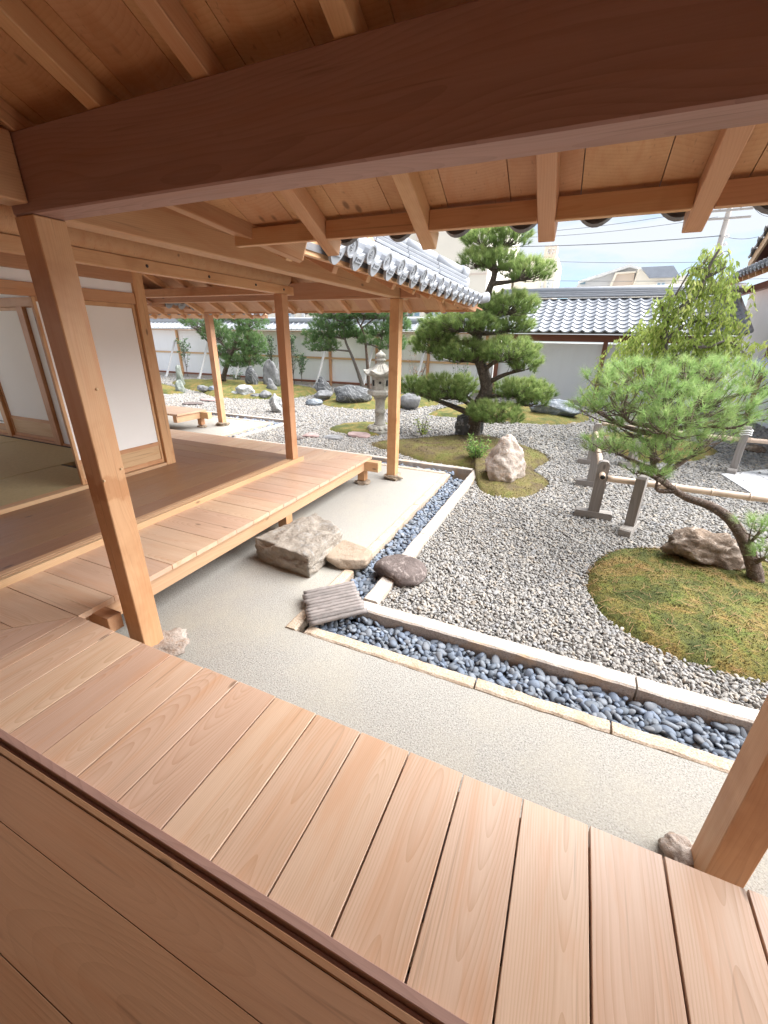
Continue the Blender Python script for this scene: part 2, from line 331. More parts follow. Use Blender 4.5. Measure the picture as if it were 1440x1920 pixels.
def slab(name, poly, z0, z1, ang, mat, parent=None):
    """plan polygon extruded from z0 to z1 (numbers or functions of x, y); grain (local X) at angle ang"""
    cx = sum(p[0] for p in poly)/len(poly); cy = sum(p[1] for p in poly)/len(poly)
    f0 = z0 if callable(z0) else (lambda x, y: z0); f1 = z1 if callable(z1) else (lambda x, y: z1)
    zc = f1(cx, cy); ca, sa = math.cos(-ang), math.sin(-ang)
    loc = lambda x, y, z: ((x-cx)*ca-(y-cy)*sa, (x-cx)*sa+(y-cy)*ca, z-zc)
    n = len(poly); area = sum(poly[i][0]*poly[(i+1) % n][1]-poly[(i+1) % n][0]*poly[i][1] for i in range(n))
    if area < 0: poly = poly[::-1]
    vs_ = [loc(x, y, f0(x, y)) for x, y in poly] + [loc(x, y, f1(x, y)) for x, y in poly]
    fs = [list(range(n))[::-1], list(range(n, 2*n))] + [[i, (i+1) % n, n+(i+1) % n, n+i] for i in range(n)]
    return put(name, mesh_np(name, vs_, fs), mat, parent, (cx, cy, zc), (0, 0, ang))
def tube_data(path, radii, seg=8, cap=True):
    path = [Vector(p) for p in path]; V, F = [], []; n = len(path); prev = None
    for i, p in enumerate(path):
        d = (path[min(i+1, n-1)]-path[max(i-1, 0)]).normalized()
        if prev is None: a = d.cross(Vector((0, 0, 1)) if abs(d.z) < .9 else Vector((1, 0, 0))).normalized()
        else: a = (prev-d*prev.dot(d)).normalized()
        prev = a; b = d.cross(a)
        for k_ in range(seg):
            t = 2*math.pi*k_/seg; V.append(p+(a*math.cos(t)+b*math.sin(t))*radii[i])
    for i in range(n-1):
        for k_ in range(seg):
            F.append((i*seg+k_, i*seg+(k_+1) % seg, (i+1)*seg+(k_+1) % seg, (i+1)*seg+k_))
    if cap: F.append(tuple(range(seg))[::-1]); F.append(tuple(range((n-1)*seg, n*seg)))
    return V, F
def join_data(parts):
    V, F = [], []
    for v, f in parts:
        o = len(V); V += list(v); F += [tuple(i+o for i in t) for t in f]
    return V, F
def tube(name, path, radii, mat, parent=None, seg=8, smooth=True):
    if isinstance(radii, (int, float)): radii = [radii]*len(path)
    o = Vector(path[0]); V, F = tube_data([Vector(p)-o for p in path], radii, seg)
    return put(name, mesh_np(name, V, F, smooth), mat, parent, o)
def lathe(name, prof, mat, parent=None, loc=(0, 0, 0), seg=24, smooth=True, rotz=0):
    V, F = [], []
    for r, z in prof:
        for k_ in range(seg): t = 2*math.pi*k_/seg+rotz; V.append((r*math.cos(t), r*math.sin(t), z))
    for i in range(len(prof)-1):
        for k_ in range(seg): F.append((i*seg+k_, i*seg+(k_+1) % seg, (i+1)*seg+(k_+1) % seg, (i+1)*seg+k_))
    F.append(tuple(range(seg))[::-1]); F.append(tuple(range((len(prof)-1)*seg, len(prof)*seg)))
    return put(name, mesh_np(name, V, F, smooth), mat, parent, loc)
def smooth_path(pts, n=6):
    pts = [Vector(p) for p in pts]; P = [2*pts[0]-pts[1]]+pts+[2*pts[-1]-pts[-2]]; out = []
    for i in range(1, len(P)-2):
        for j in range(n):
            t = j/n; a, b, c_, d = P[i-1], P[i], P[i+1], P[i+2]
            out.append(.5*((2*b)+(-a+c_)*t+(2*a-5*b+4*c_-d)*t*t+(-a+3*b-3*c_+d)*t**3))
    return out+[pts[-1]]
def in_poly(x, y, poly):
    x = np.asarray(x); y = np.asarray(y); r = np.zeros(x.shape, bool); n = len(poly)
    for i in range(n):
        x0, y0 = poly[i][:2]; x1, y1 = poly[(i+1) % n][:2]
        if y0 == y1: continue
        c_ = ((y0 > y) != (y1 > y)) & (x < (x1-x0)*(y-y0)/(y1-y0)+x0); r ^= c_
    return r
_ico = {}
def ico(sub):
    if sub not in _ico:
        bm = bmesh.new(); bmesh.ops.create_icosphere(bm, subdivisions=sub, radius=1)
        _ico[sub] = (np.array([v.co[:] for v in bm.verts]), np.array([[v.index for v in f.verts] for f in bm.faces])); bm.free()
    return _ico[sub]

# ------------------------------------------------------------------ plan of the place (metres, garden floor z = 0)
DECK = .38                       # top of the outer decks
FLOOR = .415                     # top of the inner floors
AY = 1.06                        # outer edge of the near deck
BX, BY = -2.30, 4.85             # outer corner of the left deck
SILL_X = -2.99                   # its inner edge, under the sliding-door sill
BEAM0, BEAM1 = 2.255, 2.51       # underside and top of the eave beams
SLOPE = .46
PA_X, PA_Y = -1.51, 1.83         # garden edge of the earth apron
PB_Y = 5.64
def zr(d): return BEAM1-SLOPE*d          # underside of rafters, d measured outwards from the beam's inner face

# ------------------------------------------------------------------ ground
def grid_sheet(name, x0, x1, y0, y1, z, mat, label=None, step=None):
    V = [(x0, y0, 0), (x1, y0, 0), (x1, y1, 0), (x0, y1, 0)]
    return tag(put(name, mesh_np(name, V, [(0, 1, 2, 3)]), mat, None, (0, 0, z)), kind='structure')
tag(slab('ground', [(300, 2.31), (-1.05, 2.31), (-1.05, 6.02), (-5.70, 6.02), (-5.70, 7.97), (-300, 7.97), (-300, 400), (300, 400)], -.5, -.02, 0, 'gravel_bed'), kind='structure')
grid_sheet('subsoil', -300, 300, -300, 10, -.52, 'earth')
apron = slab('earth_apron', [(-9, -4), (7, -4), (7, PA_Y), (PA_X, PA_Y), (PA_X, PB_Y), (-6.17, PB_Y), (-6.17, 7.62), (-14, 7.62), (-14, -4)], -.2, .018, 0, 'earth'); tag(apron, kind='structure')

# mossy islands: outline on the ground, gently domed
ISLANDS = []
def smooth_poly(poly, n=5):
    m = len(poly); out = []
    for i in range(m):
        a, b, c_, d = [Vector((*poly[(i+j) % m][:2], 0)) for j in (-1, 0, 1, 2)]
        for j in range(n):
            t = j/n; q = .5*((2*b)+(-a+c_)*t+(2*a-5*b+4*c_-d)*t*t+(-a+3*b-3*c_+d)*t**3); out.append((q.x, q.y))
    return out
def moss_island(poly, h, mat, rings=12, fuzz=0, flen=.014):
    poly = smooth_poly(poly); ISLANDS.append(poly); n = len(poly)
    cx = sum(p[0] for p in poly)/n; cy = sum(p[1] for p in poly)/n; V, F = [], []
    def hz(t, x, y): return h*(1-t**2.4)**.8*(.85+.5*mnoise.noise((x*1.3, y*1.3, 2.)))+.022*mnoise.noise((x*4, y*4, 0))+.010*mnoise.noise((x*13, y*13, 4))+.03*(1-t**8)
    for r_ in range(rings+1):
        t = 1-(r_/rings)
        for (x, y) in poly:
            q = 1+(.030*mnoise.noise((x*5, y*5, 5))+.015*mnoise.noise((x*17, y*17, 8)))*(1 if r_ < 2 else .4 if r_ < 4 else 0)
            X, Y = cx+(x-cx)*t*q, cy+(y-cy)*t*q; V.append((X-cx, Y-cy, (-.03 if r_ == 0 else hz(t, X, Y))))
            if r_ == 0: pass
    for r_ in range(rings):
        for i in range(n): F.append((r_*n+i, r_*n+(i+1) % n, (r_+1)*n+(i+1) % n, (r_+1)*n+i))
    o = tag(put('moss_mound', mesh_np('moss_mound', V, F, True), mat, None, (cx, cy, 0)), kind='structure')
    if fuzz:
        k_ = RNG.random((fuzz*2, 2)); xs = [p[0] for p in poly]; ys = [p[1] for p in poly]
        X = min(xs)+k_[:, 0]*(max(xs)-min(xs)); Y = min(ys)+k_[:, 1]*(max(ys)-min(ys)); ok = in_poly(X, Y, poly); X, Y = X[ok][:fuzz], Y[ok][:fuzz]
        vv = np.array(V); P = np.array(poly); th = np.arctan2(P[:, 1]-cy, P[:, 0]-cx); rr = np.hypot(P[:, 0]-cx, P[:, 1]-cy); od = np.argsort(th)
        tt = np.hypot(X-cx, Y-cy)/np.interp(np.arctan2(Y-cy, X-cx), th[od], rr[od], period=2*math.pi); tt = np.clip(tt, 0, .99)
        Z = np.array([hz(t, x, y) for t, x, y in zip(tt, X, Y)])
        a = RNG.random(len(X))*6.283; d = np.stack([np.cos(a), np.sin(a), 0*a], 1); lean = RNG.normal(0, .35, (len(X), 3)); lean[:, 2] = 1
        B = np.stack([X-cx, Y-cy, Z-.004], 1); L = flen*(.6+.8*RNG.random((len(X), 1)))
        vv = np.empty((len(X), 3, 3)); vv[:, 0] = B-d*.003; vv[:, 1] = B+d*.003; vv[:, 2] = B+lean*L
        f = tag(put('moss_fuzz', mesh_np('moss_fuzz', vv.reshape(-1, 3), np.arange(3*len(X)).reshape(-1, 3)), mat, o, (cx, cy, 0)), kind='stuff')
        m = fuzz//30; X, Y, Z = X[:m], Y[:m], Z[:m]; a = RNG.random(m)*6.283; d = np.stack([np.cos(a), np.sin(a), .12*RNG.normal(size=m)], 1); n_ = np.stack([-np.sin(a), np.cos(a), 0*a], 1)
        B = np.stack([X-cx, Y-cy, Z+.012], 1); vv = np.empty((m, 4, 3)); L = .02+.03*RNG.random((m, 1)); vv[:, 0] = B-d*L-n_*.0012; vv[:, 1] = B-d*L+n_*.0012; vv[:, 2] = B+d*L+n_*.0012; vv[:, 3] = B+d*L-n_*.0012
        tag(put('fallen_needles', mesh_np('fallen_needles', vv.reshape(-1, 3), np.arange(4*m).reshape(-1, 4)), 'dry_needle', o, (cx, cy, 0)), kind='stuff')
    return o
moss_island([(.36, 3.52), (.37, 3.14), (.50, 2.87), (.68, 2.70), (.96, 2.60), (1.32, 2.61), (1.9, 2.75), (2.4, 3.3), (2.35, 4.1), (1.8, 4.45), (1.2, 4.36), (.79, 4.23), (.50, 3.96)], .10, 'moss', 14, 26000, .013)
moss_island([(-3.34, 6.87), (-2.63, 6.45), (-1.95, 6.16), (-1.26, 6.10), (-1.03, 5.5), (-.85, 5.12), (-.54, 5.05), (-.25, 5.30), (-.08, 5.98), (-.34, 6.5), (-.16, 7.33), (-.7, 8.1), (-1.5, 8.6), (-2.1, 8.3), (-2.7, 7.7)], .12, 'moss_brown', 14, 14000, .016)
moss_island([(-4.67, 7.65), (-4.61, 8.36), (-3.91, 8.88), (-3.36, 8.35), (-3.42, 7.6), (-3.7, 7.42), (-4.2, 7.4)], .07, 'moss', 8)
moss_island([(.49, 8.98), (1.05, 7.97), (1.66, 7.85), (2.32, 8.7), (2.61, 9.6), (1.5, 10.3), (.4, 9.75)], .12, 'moss', 8)
moss_island([(-6.7, 10.6), (-5.84, 10.25), (-4.95, 10.4), (-4.0, 11.2), (-3.6, 12.6), (-5, 13.9), (-7.5, 14.0), (-7.6, 12.2)], .16, 'moss', 8)
moss_island([(-3.4, 10.4), (-2.66, 10.3), (-1.7, 10.45), (-.75, 10.35), (.2, 10.9), (.5, 12.4), (-.6, 13.4), (-2.6, 13.2), (-3.4, 11.6)], .14, 'moss', 8)
moss_island([(-13.6, 11.6), (-11.8, 10.9), (-10.4, 10.2), (-9.2, 10.3), (-8.1, 11.0), (-8.0, 12.8), (-9.5, 14.1), (-13.5, 14.2), (-15.5, 13.2)], .22, 'moss', 8)
moss_island([(-16.2, 11.6), (-15.3, 11.0), (-13.0, 10.2), (-11.8, 10.2), (-12.4, 10.9), (-14.5, 11.8)], .10, 'moss', 8)

# ------------------------------------------------------------------ near veranda (the deck under the viewer)
near = empty('near_veranda', (0, AY, 0), 'broad foreground wooden veranda deck of wide planks ending at the earth apron', 'veranda')
PW = .2075; x0s = -.1305
k0 = -11
for k_ in range(k0, 9):
    g_ = random.uniform(.0022, .0042); a, b = x0s+k_*PW+.003, x0s+(k_+1)*PW-g_
    jz = random.uniform(-.0012, .0012); je = random.uniform(-.003, .003)
    if b <= BX: continue
    if a < BX: a = BX+.004
    block('deck_board', a, b, .475, AY+je, DECK-.035, DECK+jz, 'deck', near, .0018)
block('added_underlay', BX+.02, 2.2, .63, .895, DECK-.075, DECK-.045, 'darkbeam', near)  # dark underlay, added so bright ground does not show through the plank gaps
block('added_underlay', BX+.02, 2.2, .475, .515, DECK-.075, DECK-.045, 'darkbeam', near)
# mitred corner boards
for k_ in range(3):
    xa, xb = BX-.0022-k_*PW, BX-(k_+1)*PW+.0022
    slab('deck_board', [(xa, .475), (xa, AY-(BX-xa)-.006), (xb, AY-(BX-xb)-.006), (xb, .475)] if AY-(BX-xb) > .48 else [(xa, .475), (xa, AY-(BX-xa)-.006), (BX-(AY-.475)+.004, .475)], DECK-.035, DECK, math.pi/2, 'deck', near)
block('edge_beam', BX+.02, 2.2, .90, 1.015, DECK-.16, DECK-.036, 'pale', near)
block('joist', BX+.05, 2.2, .52, .62, DECK-.16, DECK-.036, 'pale', near)
for x in (-1.9, -.5, .75, 2.0): block('short_post', x, x+.1, .91, 1.01, .02, DECK-.16, 'pale', near)
# threshold with grooves, then the inner floor the viewer stands on
block('threshold', -3.4, 2.2, .447, .472, DECK-.03, DECK+.020, 'darkbeam', near, .002)
block('threshold', -3.4, 2.2, .432, .446, DECK-.03, DECK-.004, 'darkbeam', near, .002)
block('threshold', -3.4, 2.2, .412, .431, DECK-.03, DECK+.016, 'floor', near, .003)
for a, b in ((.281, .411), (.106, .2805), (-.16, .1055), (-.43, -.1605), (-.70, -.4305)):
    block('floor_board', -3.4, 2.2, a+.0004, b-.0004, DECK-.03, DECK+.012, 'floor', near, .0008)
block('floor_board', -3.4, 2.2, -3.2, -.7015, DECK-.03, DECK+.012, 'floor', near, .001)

# ------------------------------------------------------------------ left veranda (second wing) with its inner floor
left = empty('left_veranda', (BX, BY, 0), 'left wing veranda deck with short crosswise planks, raised sill and polished inner floor', 'veranda')
y = AY; i = 0
MIT = lambda y_: BX-(AY-y_)               # the mitre against the near deck
for i in range(-3, 19):
    a, b = AY+i*PW+.0022, AY+(i+1)*PW-.0022
    je = random.uniform(-.002, .002); jz = random.uniform(-.001, .001)
    if b > BY-.02: b = BY
    if a > BY: break
    def xo(yv): return BX+je if yv >= AY else MIT(yv)
    def yend(yv): return max(SILL_X, BX-(BY-yv)*1.0) if yv > BY-.70 else SILL_X
    lim = lambda xv: BY-(BX-xv)            # far mitre y as a function of x
    pts = [(SILL_X, a), (xo(a), a), (xo(b), b), (SILL_X, b)]
    # cut by far mitre  y < BY-(BX-x)  ->  x > BX-(BY-y)
    xa, xb = max(SILL_X, BX-(BY-a)), max(SILL_X, BX-(BY-b))
    pts[0] = (xa, a); pts[3] = (xb, b)
    if xa == SILL_X and xb > SILL_X: pts.append((SILL_X, BY-(BX-SILL_X)))
    if xo(a) <= pts[0][0]+.01 and xo(b) <= pts[3][0]+.01: continue
    if xo(a) < pts[0][0]: pts[0] = (SILL_X, AY-(BX-SILL_X)); pts.pop(1)
    slab('deck_board', pts, DECK-.035, DECK+jz, 0, 'deck', left)
# far run of the deck, planks the other way
for i in range(0, 26):
    xb, xa = BX-i*PW-.0022, BX-(i+1)*PW+.0022
    ya = lambda x: max(BY-.69, BY-(BX-x)) if x > SILL_X else BY-.69
    if xa > SILL_X: pts = [(xb, BY), (xa, BY), (xa, ya(xa)+.003), (xb, ya(xb)+.003)]
    else: pts = [(xb, BY), (xa, BY), (xa, BY-.69), (min(xb, SILL_X), BY-.69)]+([(xb, ya(xb)+.003)] if xb > SILL_X else [])
    slab('deck_board', pts, DECK-.035, DECK, math.pi/2, 'deck', left)
block('edge_beam', BX-.15, BX-.035, AY-.2, BY-.16, DECK-.165, DECK-.036, 'pale', left)
block('edge_beam', -8.0, BX+.16, BY-.158, BY-.045, DECK-.165, DECK-.036, 'pale', left)
block('edge_beam', -3.2, BX+.13, AY+.07, AY+.15, DECK-.13, DECK-.03, 'beam', left)
for (x, y) in ((BX-.14, BY-.15), (BX-.14, 3.0), (-4.2, BY-.15), (-5.8, BY-.15)): block('short_post', x, x+.1, y, y+.1, .07, DECK-.166, 'post', left)
# sill with two grooves
SB = SILL_X; SY = BY-.62
block('sill', SB-.03, SB, .6, SY+.06, DECK-.10, FLOOR+.015, 'pale', left, .002)
block('sill', SB-.045, SB-.031, .6, SY, DECK-.10, FLOOR+.002, 'darkbeam', left, .001)
block('sill', SB-.060, SB-.046, .6, SY, DECK-.10, FLOOR+.015, 'pale', left, .001)
block('sill', SB-.075, SB-.061, .6, SY, DECK-.10, FLOOR+.002, 'darkbeam', left, .001)
block('sill', SB-.125, SB-.076, .6, SY, DECK-.10, FLOOR+.015, 'pale', left, .002)
# inner floor boards along Y, mitred at the far corner
fx = SB-.126; n_b = 5; fw_ = (fx+4.20)/n_b
for i in range(n_b):
    xb, xa = fx-i*fw_-.0008, fx-(i+1)*fw_+.0008
    m_ = lambda x: SY-.0-(fx-x)*1.0+.06
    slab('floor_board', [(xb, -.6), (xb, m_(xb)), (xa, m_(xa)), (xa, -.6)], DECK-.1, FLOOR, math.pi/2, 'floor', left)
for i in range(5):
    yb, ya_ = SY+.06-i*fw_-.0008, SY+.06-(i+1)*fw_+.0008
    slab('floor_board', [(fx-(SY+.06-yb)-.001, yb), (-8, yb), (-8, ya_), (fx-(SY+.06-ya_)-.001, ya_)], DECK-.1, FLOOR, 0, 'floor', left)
block('skirt_board', -8, SB, -1, SY+.05, DECK-.2, DECK-.105, 'beam', left)

# ------------------------------------------------------------------ third veranda, far left
far_v = empty('far_veranda', (-7.0, 6.6, 0), 'distant pale plank deck end on a short post behind the left veranda', 'veranda')
CX, CY = -6.99, 6.62
for i in range(18):
    b_, a_ = CX-i*PW-.002, CX-(i+1)*PW+.002; block('deck_board', a_, b_, CY-.75, CY, DECK-.035, DECK, 'deck', far_v)
block('edge_beam', -11, CX+.17, CY-.15, CY-.04, DECK-.165, DECK-.036, 'pale', far_v)
block('edge_beam', CX-.13, CX-.03, CY-.75, CY-.16, DECK-.165, DECK-.036, 'pale', far_v)
block('short_post', CX-.14, CX-.04, CY-.15, CY-.05, .07, DECK-.166, 'post', far_v)
block('skirt_board', -11, CX-.3, CY-1.6, CY-.755, .1, DECK-.04, 'beam', far_v)

# ------------------------------------------------------------------ roofs: near eave
def roof_tile_mesh(w, L, eave=None, bright='tile', roll=.042, step=.016):
    """pantile: local X across, Y down the slope (0..-L is up), Z out. eave: None, 'plain' or 'crest'"""
    n = 12; top, bot = [], []
    def prof(u): return -.030*math.sin(math.pi*u/.66) if u < .66 else roll*math.sin(math.pi*(u-.66)/.34)
    V, F = [], []
    for j, yv in enumerate((0, L)):
        for side in (0, -.018 if yv else -.018-step*.6):
            for i in range(n+1):
                u = i/n; V.append(((u-.5)*w*1.02, yv, prof(u)+side+(step if yv == 0 else 0)))
    m = n+1
    for i in range(n):
        F += [(i, i+1, 2*m+i+1, 2*m+i)[::-1], (m+i, m+i+1, 3*m+i+1, 3*m+i), (i, i+1, m+i+1, m+i), (2*m+i, 2*m+i+1, 3*m+i+1, 3*m+i)[::-1]]
    F += [(0, m, 3*m, 2*m), (n, 2*m+n, 3*m+n, m+n)]
    if eave:
        # hanging curved lip under the trough and a round end on the roll
        o = len(V); q = 9
        for i in range(q+1):
            u = .02+.62*i/q; xx = (u-.5)*w
            zt = prof(u)+.012; zb = prof(u)-.014-.058*math.sin(math.pi*i/q)**.6
            V += [(xx, -.002, zt), (xx, -.002, zb), (xx, -.022, zt), (xx, -.022, zb)]
        for i in range(q):
            a = o+4*i; b = a+4
            F += [(a+2, b+2, b+3, a+3)[::-1], (a, b, b+1, a+1), (a+2, a, b, b+2)[::-1], (a+1, b+1, b+3, a+3)[::-1]]
        cxr = (.83-.5)*w; r = .056; o = len(V); zc = .012
        for yv, rr in ((.0, r), (-.034, r), (-.034, r*.80), (-.027, r*.76)):
            for i in range(14):
                t = 2*math.pi*i/14; V.append((cxr+rr*math.cos(t), yv, zc+rr*math.sin(t)))
        for j in range(3):
            for i in range(14): F.append((o+j*14+i, o+j*14+(i+1) % 14, o+(j+1)*14+(i+1) % 14, o+(j+1)*14+i))
        F.append(tuple(o+42+i for i in range(14)))
        if eave == 'crest':
            def bar(xc, zc_, wx, wz, y0=-.022, dep=.009):
                o_ = len(V)
                for yy in (y0, y0-dep):
                    V.extend([(xc-wx/2, yy, zc_-wz/2), (xc+wx/2, yy, zc_-wz/2), (xc+wx/2, yy, zc_+wz/2), (xc-wx/2, yy, zc_+wz/2)])
                for f in ((4, 5, 6, 7), (0, 1, 5, 4), (1, 2, 6, 5), (2, 3, 7, 6), (3, 0, 4, 7)): F.append(tuple(o_+q_ for q_ in f))
            xc = (.33-.5)*w
            for dx, dz, wx, wz in ((0, -.052, .085, .007), (-.03, -.038, .007, .024), (.03, -.038, .007, .024), (0, -.030, .05, .006), (-.008, -.041, .006, .016), (.012, -.041, .006, .016)): bar(xc+dx, dz, wx, wz)
            for dx, dz, wx, wz in ((0, .012, .040, .007), (0, .012, .007, .040), (.014, .024, .013, .006), (-.014, 0, .013, .006)): bar(cxr+dx, dz, wx, wz, -.027, .006)
    me = mesh_np('roof_tile', V, F, False); me.materials.append(MAT[bright])
    bm = bmesh.new(); bm.from_mesh(me); bmesh.ops.recalc_face_normals(bm, faces=bm.faces); bm.to_mesh(me); bm.free(); return me
TW, TL = .245, .225
T_EAVE = roof_tile_mesh(TW, TL*1.15, 'crest'); T_PLAIN = roof_tile_mesh(TW, TL*1.15)
T_DARK = roof_tile_mesh(.265, TL*1.15, 'plain', 'tile_dark')
PITCHA = math.atan(SLOPE)

near_eave = empty('near_eave_roof', (-2.11, 1.28, 0), 'overhead wooden eave with massive dark beam, rafters and two square posts', 'roof')
E_A = .765                                       # rafter length outwards from inner face of beam
YA0 = 1.22
def zA(y_): return zr(y_-YA0)
block('main_beam', -2.175, 5.2, YA0, YA0+.125, BEAM0, BEAM1-.004, 'darkbeam', near_eave, .006)
P1 = block('post', -2.172, -2.046, YA0, YA0+.124, .055, BEAM0-.002, 'post_stained', near_eave, .004)
P1['label'] = 'corner post with knots and an orange resin stain'
PR = block('post', .690, .800, YA0, YA0+.124, .055, BEAM0-.002, 'post', near_eave, .004)
for (px, py) in ((134, 632), (194, 792), (169, 813)):
    p = at_y(px, py, YA0-.004); q = p if px < 190 else None
for (yy, zz) in ((1.30, 1.585), (1.325, 1.19), (1.228, 1.155)):
    pl = lathe('plug', [(.0065, 0), (.0065, .006), (.004, .009)], 'resin', near_eave, (-2.047, yy, zz), 10); pl.rotation_euler = (0, math.pi/2, 0)
# rafters
def valley_y(x_): return YA0+.06+(x_+2.11)      # valley line
for k_ in range(-8, 12):
    x = -.194+.467*k_
    if x < -6: continue
    ye = YA0+E_A-.02 if x > -1.50 else YA0+.10
    if ye < -2.4: continue
    beam('rafter', (x, -3.0, zA(-3.0)+.038), (x, ye, zA(ye)+.038), .060, .070, 'post', near_eave, .003)
    if k_ >= -3:
        y0_ = 1.835; xa, xb = x+.031, x+.467-.031
        if k_ == -3: xa = -1.60
        block('eave_board', xa, xb, y0_, y0_+.03, zA(y0_)-.008, zA(y0_)+.060, 'post', near_eave, .002)
# ceiling boards above the rafters, and the roof over them
bw = .2335
for k_ in range(-30, 24):
    xa = -.194+.1+.2335*k_; xb = xa+bw
    if xb < -7: continue
    y1a = 1.875 if xa > -1.5 else min(1.875, valley_y(xa)+.05)
    y1b = 1.875 if xb > -1.5 else min(1.875, valley_y(xb)+.05)
    if y1b < -2.9: continue
    slab('ceiling_board', [(xa+.0015, -3.0), (xb-.0015, -3.0), (xb-.0015, y1b), (xa+.0015, y1a)], lambda x, y_: zA(y_)+.078, lambda x, y_: zA(y_)+.096, math.pi/2, 'post', near_eave)
slab('roof_sheet', [(-1.42, 1.93), (5.2, 1.93), (5.2, -4), (-7.3, -4)], lambda x, y_: zA(y_)+.10, lambda x, y_: zA(y_)+.14, 0, 'tile_dark', near_eave)
for k_ in range(22):
    o = put('eave_tile', T_DARK, None, near_eave, (-1.14+.265*k_, 2.04, zA(2.04)+.192)); o.rotation_euler = (PITCHA, 0, math.pi)
# unseen walls added behind the viewer to block sky light and give fill
house = empty('unseen_back_walls', (0, -2.5, 0), 'unseen timber walls added behind the foreground floor to block and bounce light', 'wall')
block('unseen_wall_panel', -7, 5, -1.35, -1.2, 0, 4.0, 'pale', house, 0)
block('unseen_wall_panel', 2.6, 2.75, -1.19, .3, 0, 4.0, 'red_wood', house, 0)

# ------------------------------------------------------------------ roofs: left wing eave
left_eave = empty('left_eave_roof', (-2.11, 5.11, 0), 'left wing tiled eave with silver crested end tiles, hip ridge and square posts', 'roof')
XB0 = -2.172; YB0 = 5.05; EX, EY = -1.36, 5.99
def zB(x_): return zr(x_-XB0)
def zB2(y_): return zr(y_-YB0)
block('main_beam', XB0, XB0+.125, YA0+.13, YB0+.30, BEAM0+.004, BEAM1-.004, 'beam', left_eave, .005)
block('main_beam', -9, XB0-.002, YB0, YB0+.125, BEAM0+.004, BEAM1-.06, 'beam', left_eave, .005)
block('main_beam', XB0+.127, XB0+.33, YB0, YB0+.125, BEAM0+.004, BEAM1-.06, 'beam', left_eave, .005)
block('tie_beam', XB0, XB0+.125, -2.6, YA0-.004, BEAM0+.03, BEAM1-.004, 'beam', left_eave, .005)
block('post', XB0, XB0+.124, YB0, YB0+.124, .06, BEAM0, 'post', left_eave, .004)
vb = lambda x_: 2.164-.433*(x_+1.356)+.078
beam('valley_rafter', (-2.75, .64, vb(-2.75)), (-1.345, 2.045, vb(-1.345)), .09, .14, 'beam', left_eave, .004)
beam('hip_rafter', (-2.5, 4.72, zr(-.33)+.045), (EX+.02, EY-.10, zB(EX)+.075), .09, .13, 'beam', left_eave, .004)
yk = 1.62
while yk < 5.95:
    xin = -6 if yk < YB0 else XB0+(yk-YB0)
    xs_ = -1.46
    if yk < 1.93: xs_ = -2.11+(yk-1.28)-.09
    beam('rafter', (xin, yk, zB(xin)+.038), (xs_, yk, zB(xs_)+.038), .055, .070, 'post', left_eave, .003)
    yk += .467
xk = -1.75
while xk > -8.5:
    yin = 3.0 if xk < XB0 else YB0+(xk-XB0)
    beam('rafter', (xk, yin, zB2(yin)+.038), (xk, EY-.12, zB2(EY-.12)+.038), .055, .070, 'post', left_eave, .003); xk -= .467
# soffit boards and roof body
def pB(x, y_): return zB(x)
def pB2(x, y_): return zB2(y_)
nb = 18
for i in range(nb):
    ya_, yb_ = 1.95+i*(EY-1.95-.03)/nb, 1.95+(i+1)*(EY-1.95-.03)/nb
    hx = lambda yy: max(-6.0, XB0-.0+(yy-YB0)) if yy > YB0-3.8 else -6.0
    slab('ceiling_board', [(hx(ya_), ya_+.001), (EX-.05, ya_+.001), (EX-.05, yb_-.001), (hx(yb_), yb_-.001)], lambda x, y_: zB(x)+.078, lambda x, y_: zB(x)+.094, 0, 'beam', left_eave)
slab('ceiling_board', [(-6, -2), (-2.9, .5), (-1.45, 1.949), (-6, 1.949)], lambda x, y_: zB(x)+.078, lambda x, y_: zB(x)+.094, 0, 'beam', left_eave)
for i in range(14):
    xb_ = -1.5-i*.5; xa_ = xb_-.5
    hy = lambda xx: max(2.6, YB0+(xx-XB0))
    slab('ceiling_board', [(xa_+.001, hy(xa_)), (xb_-.001, hy(xb_)), (xb_-.001, EY-.05), (xa_+.001, EY-.05)], lambda x, y_: zB2(y_)+.0785, lambda x, y_: zB2(y_)+.0935, math.pi/2, 'beam', left_eave)
slab('roof_sheet', [(EX, 2.0), (EX, EY), (EX-3.6, EY-3.6), (-5.5, -2.2)], lambda x, y_: zB(x)+.10, lambda x, y_: zB(x)+.135, 0, 'tile_dark', left_eave)
slab('roof_sheet', [(EX, EY), (-9.5, EY), (-9.5, EY-3.6), (EX-3.6, EY-3.6)], lambda x, y_: zB2(y_)+.10, lambda x, y_: zB2(y_)+.135, 0, 'tile_dark', left_eave)
block('eave_board', EX-.045, EX-.012, 2.0, EY-.02, zB(EX)+.078, zB(EX)+.165, 'post', left_eave)
block('eave_board', -9, EX-.05, EY-.045, EY-.012, zB2(EY)+.078, zB2(EY)+.165, 'post', left_eave)
c_, s_ = math.cos(PITCHA), math.sin(PITCHA)
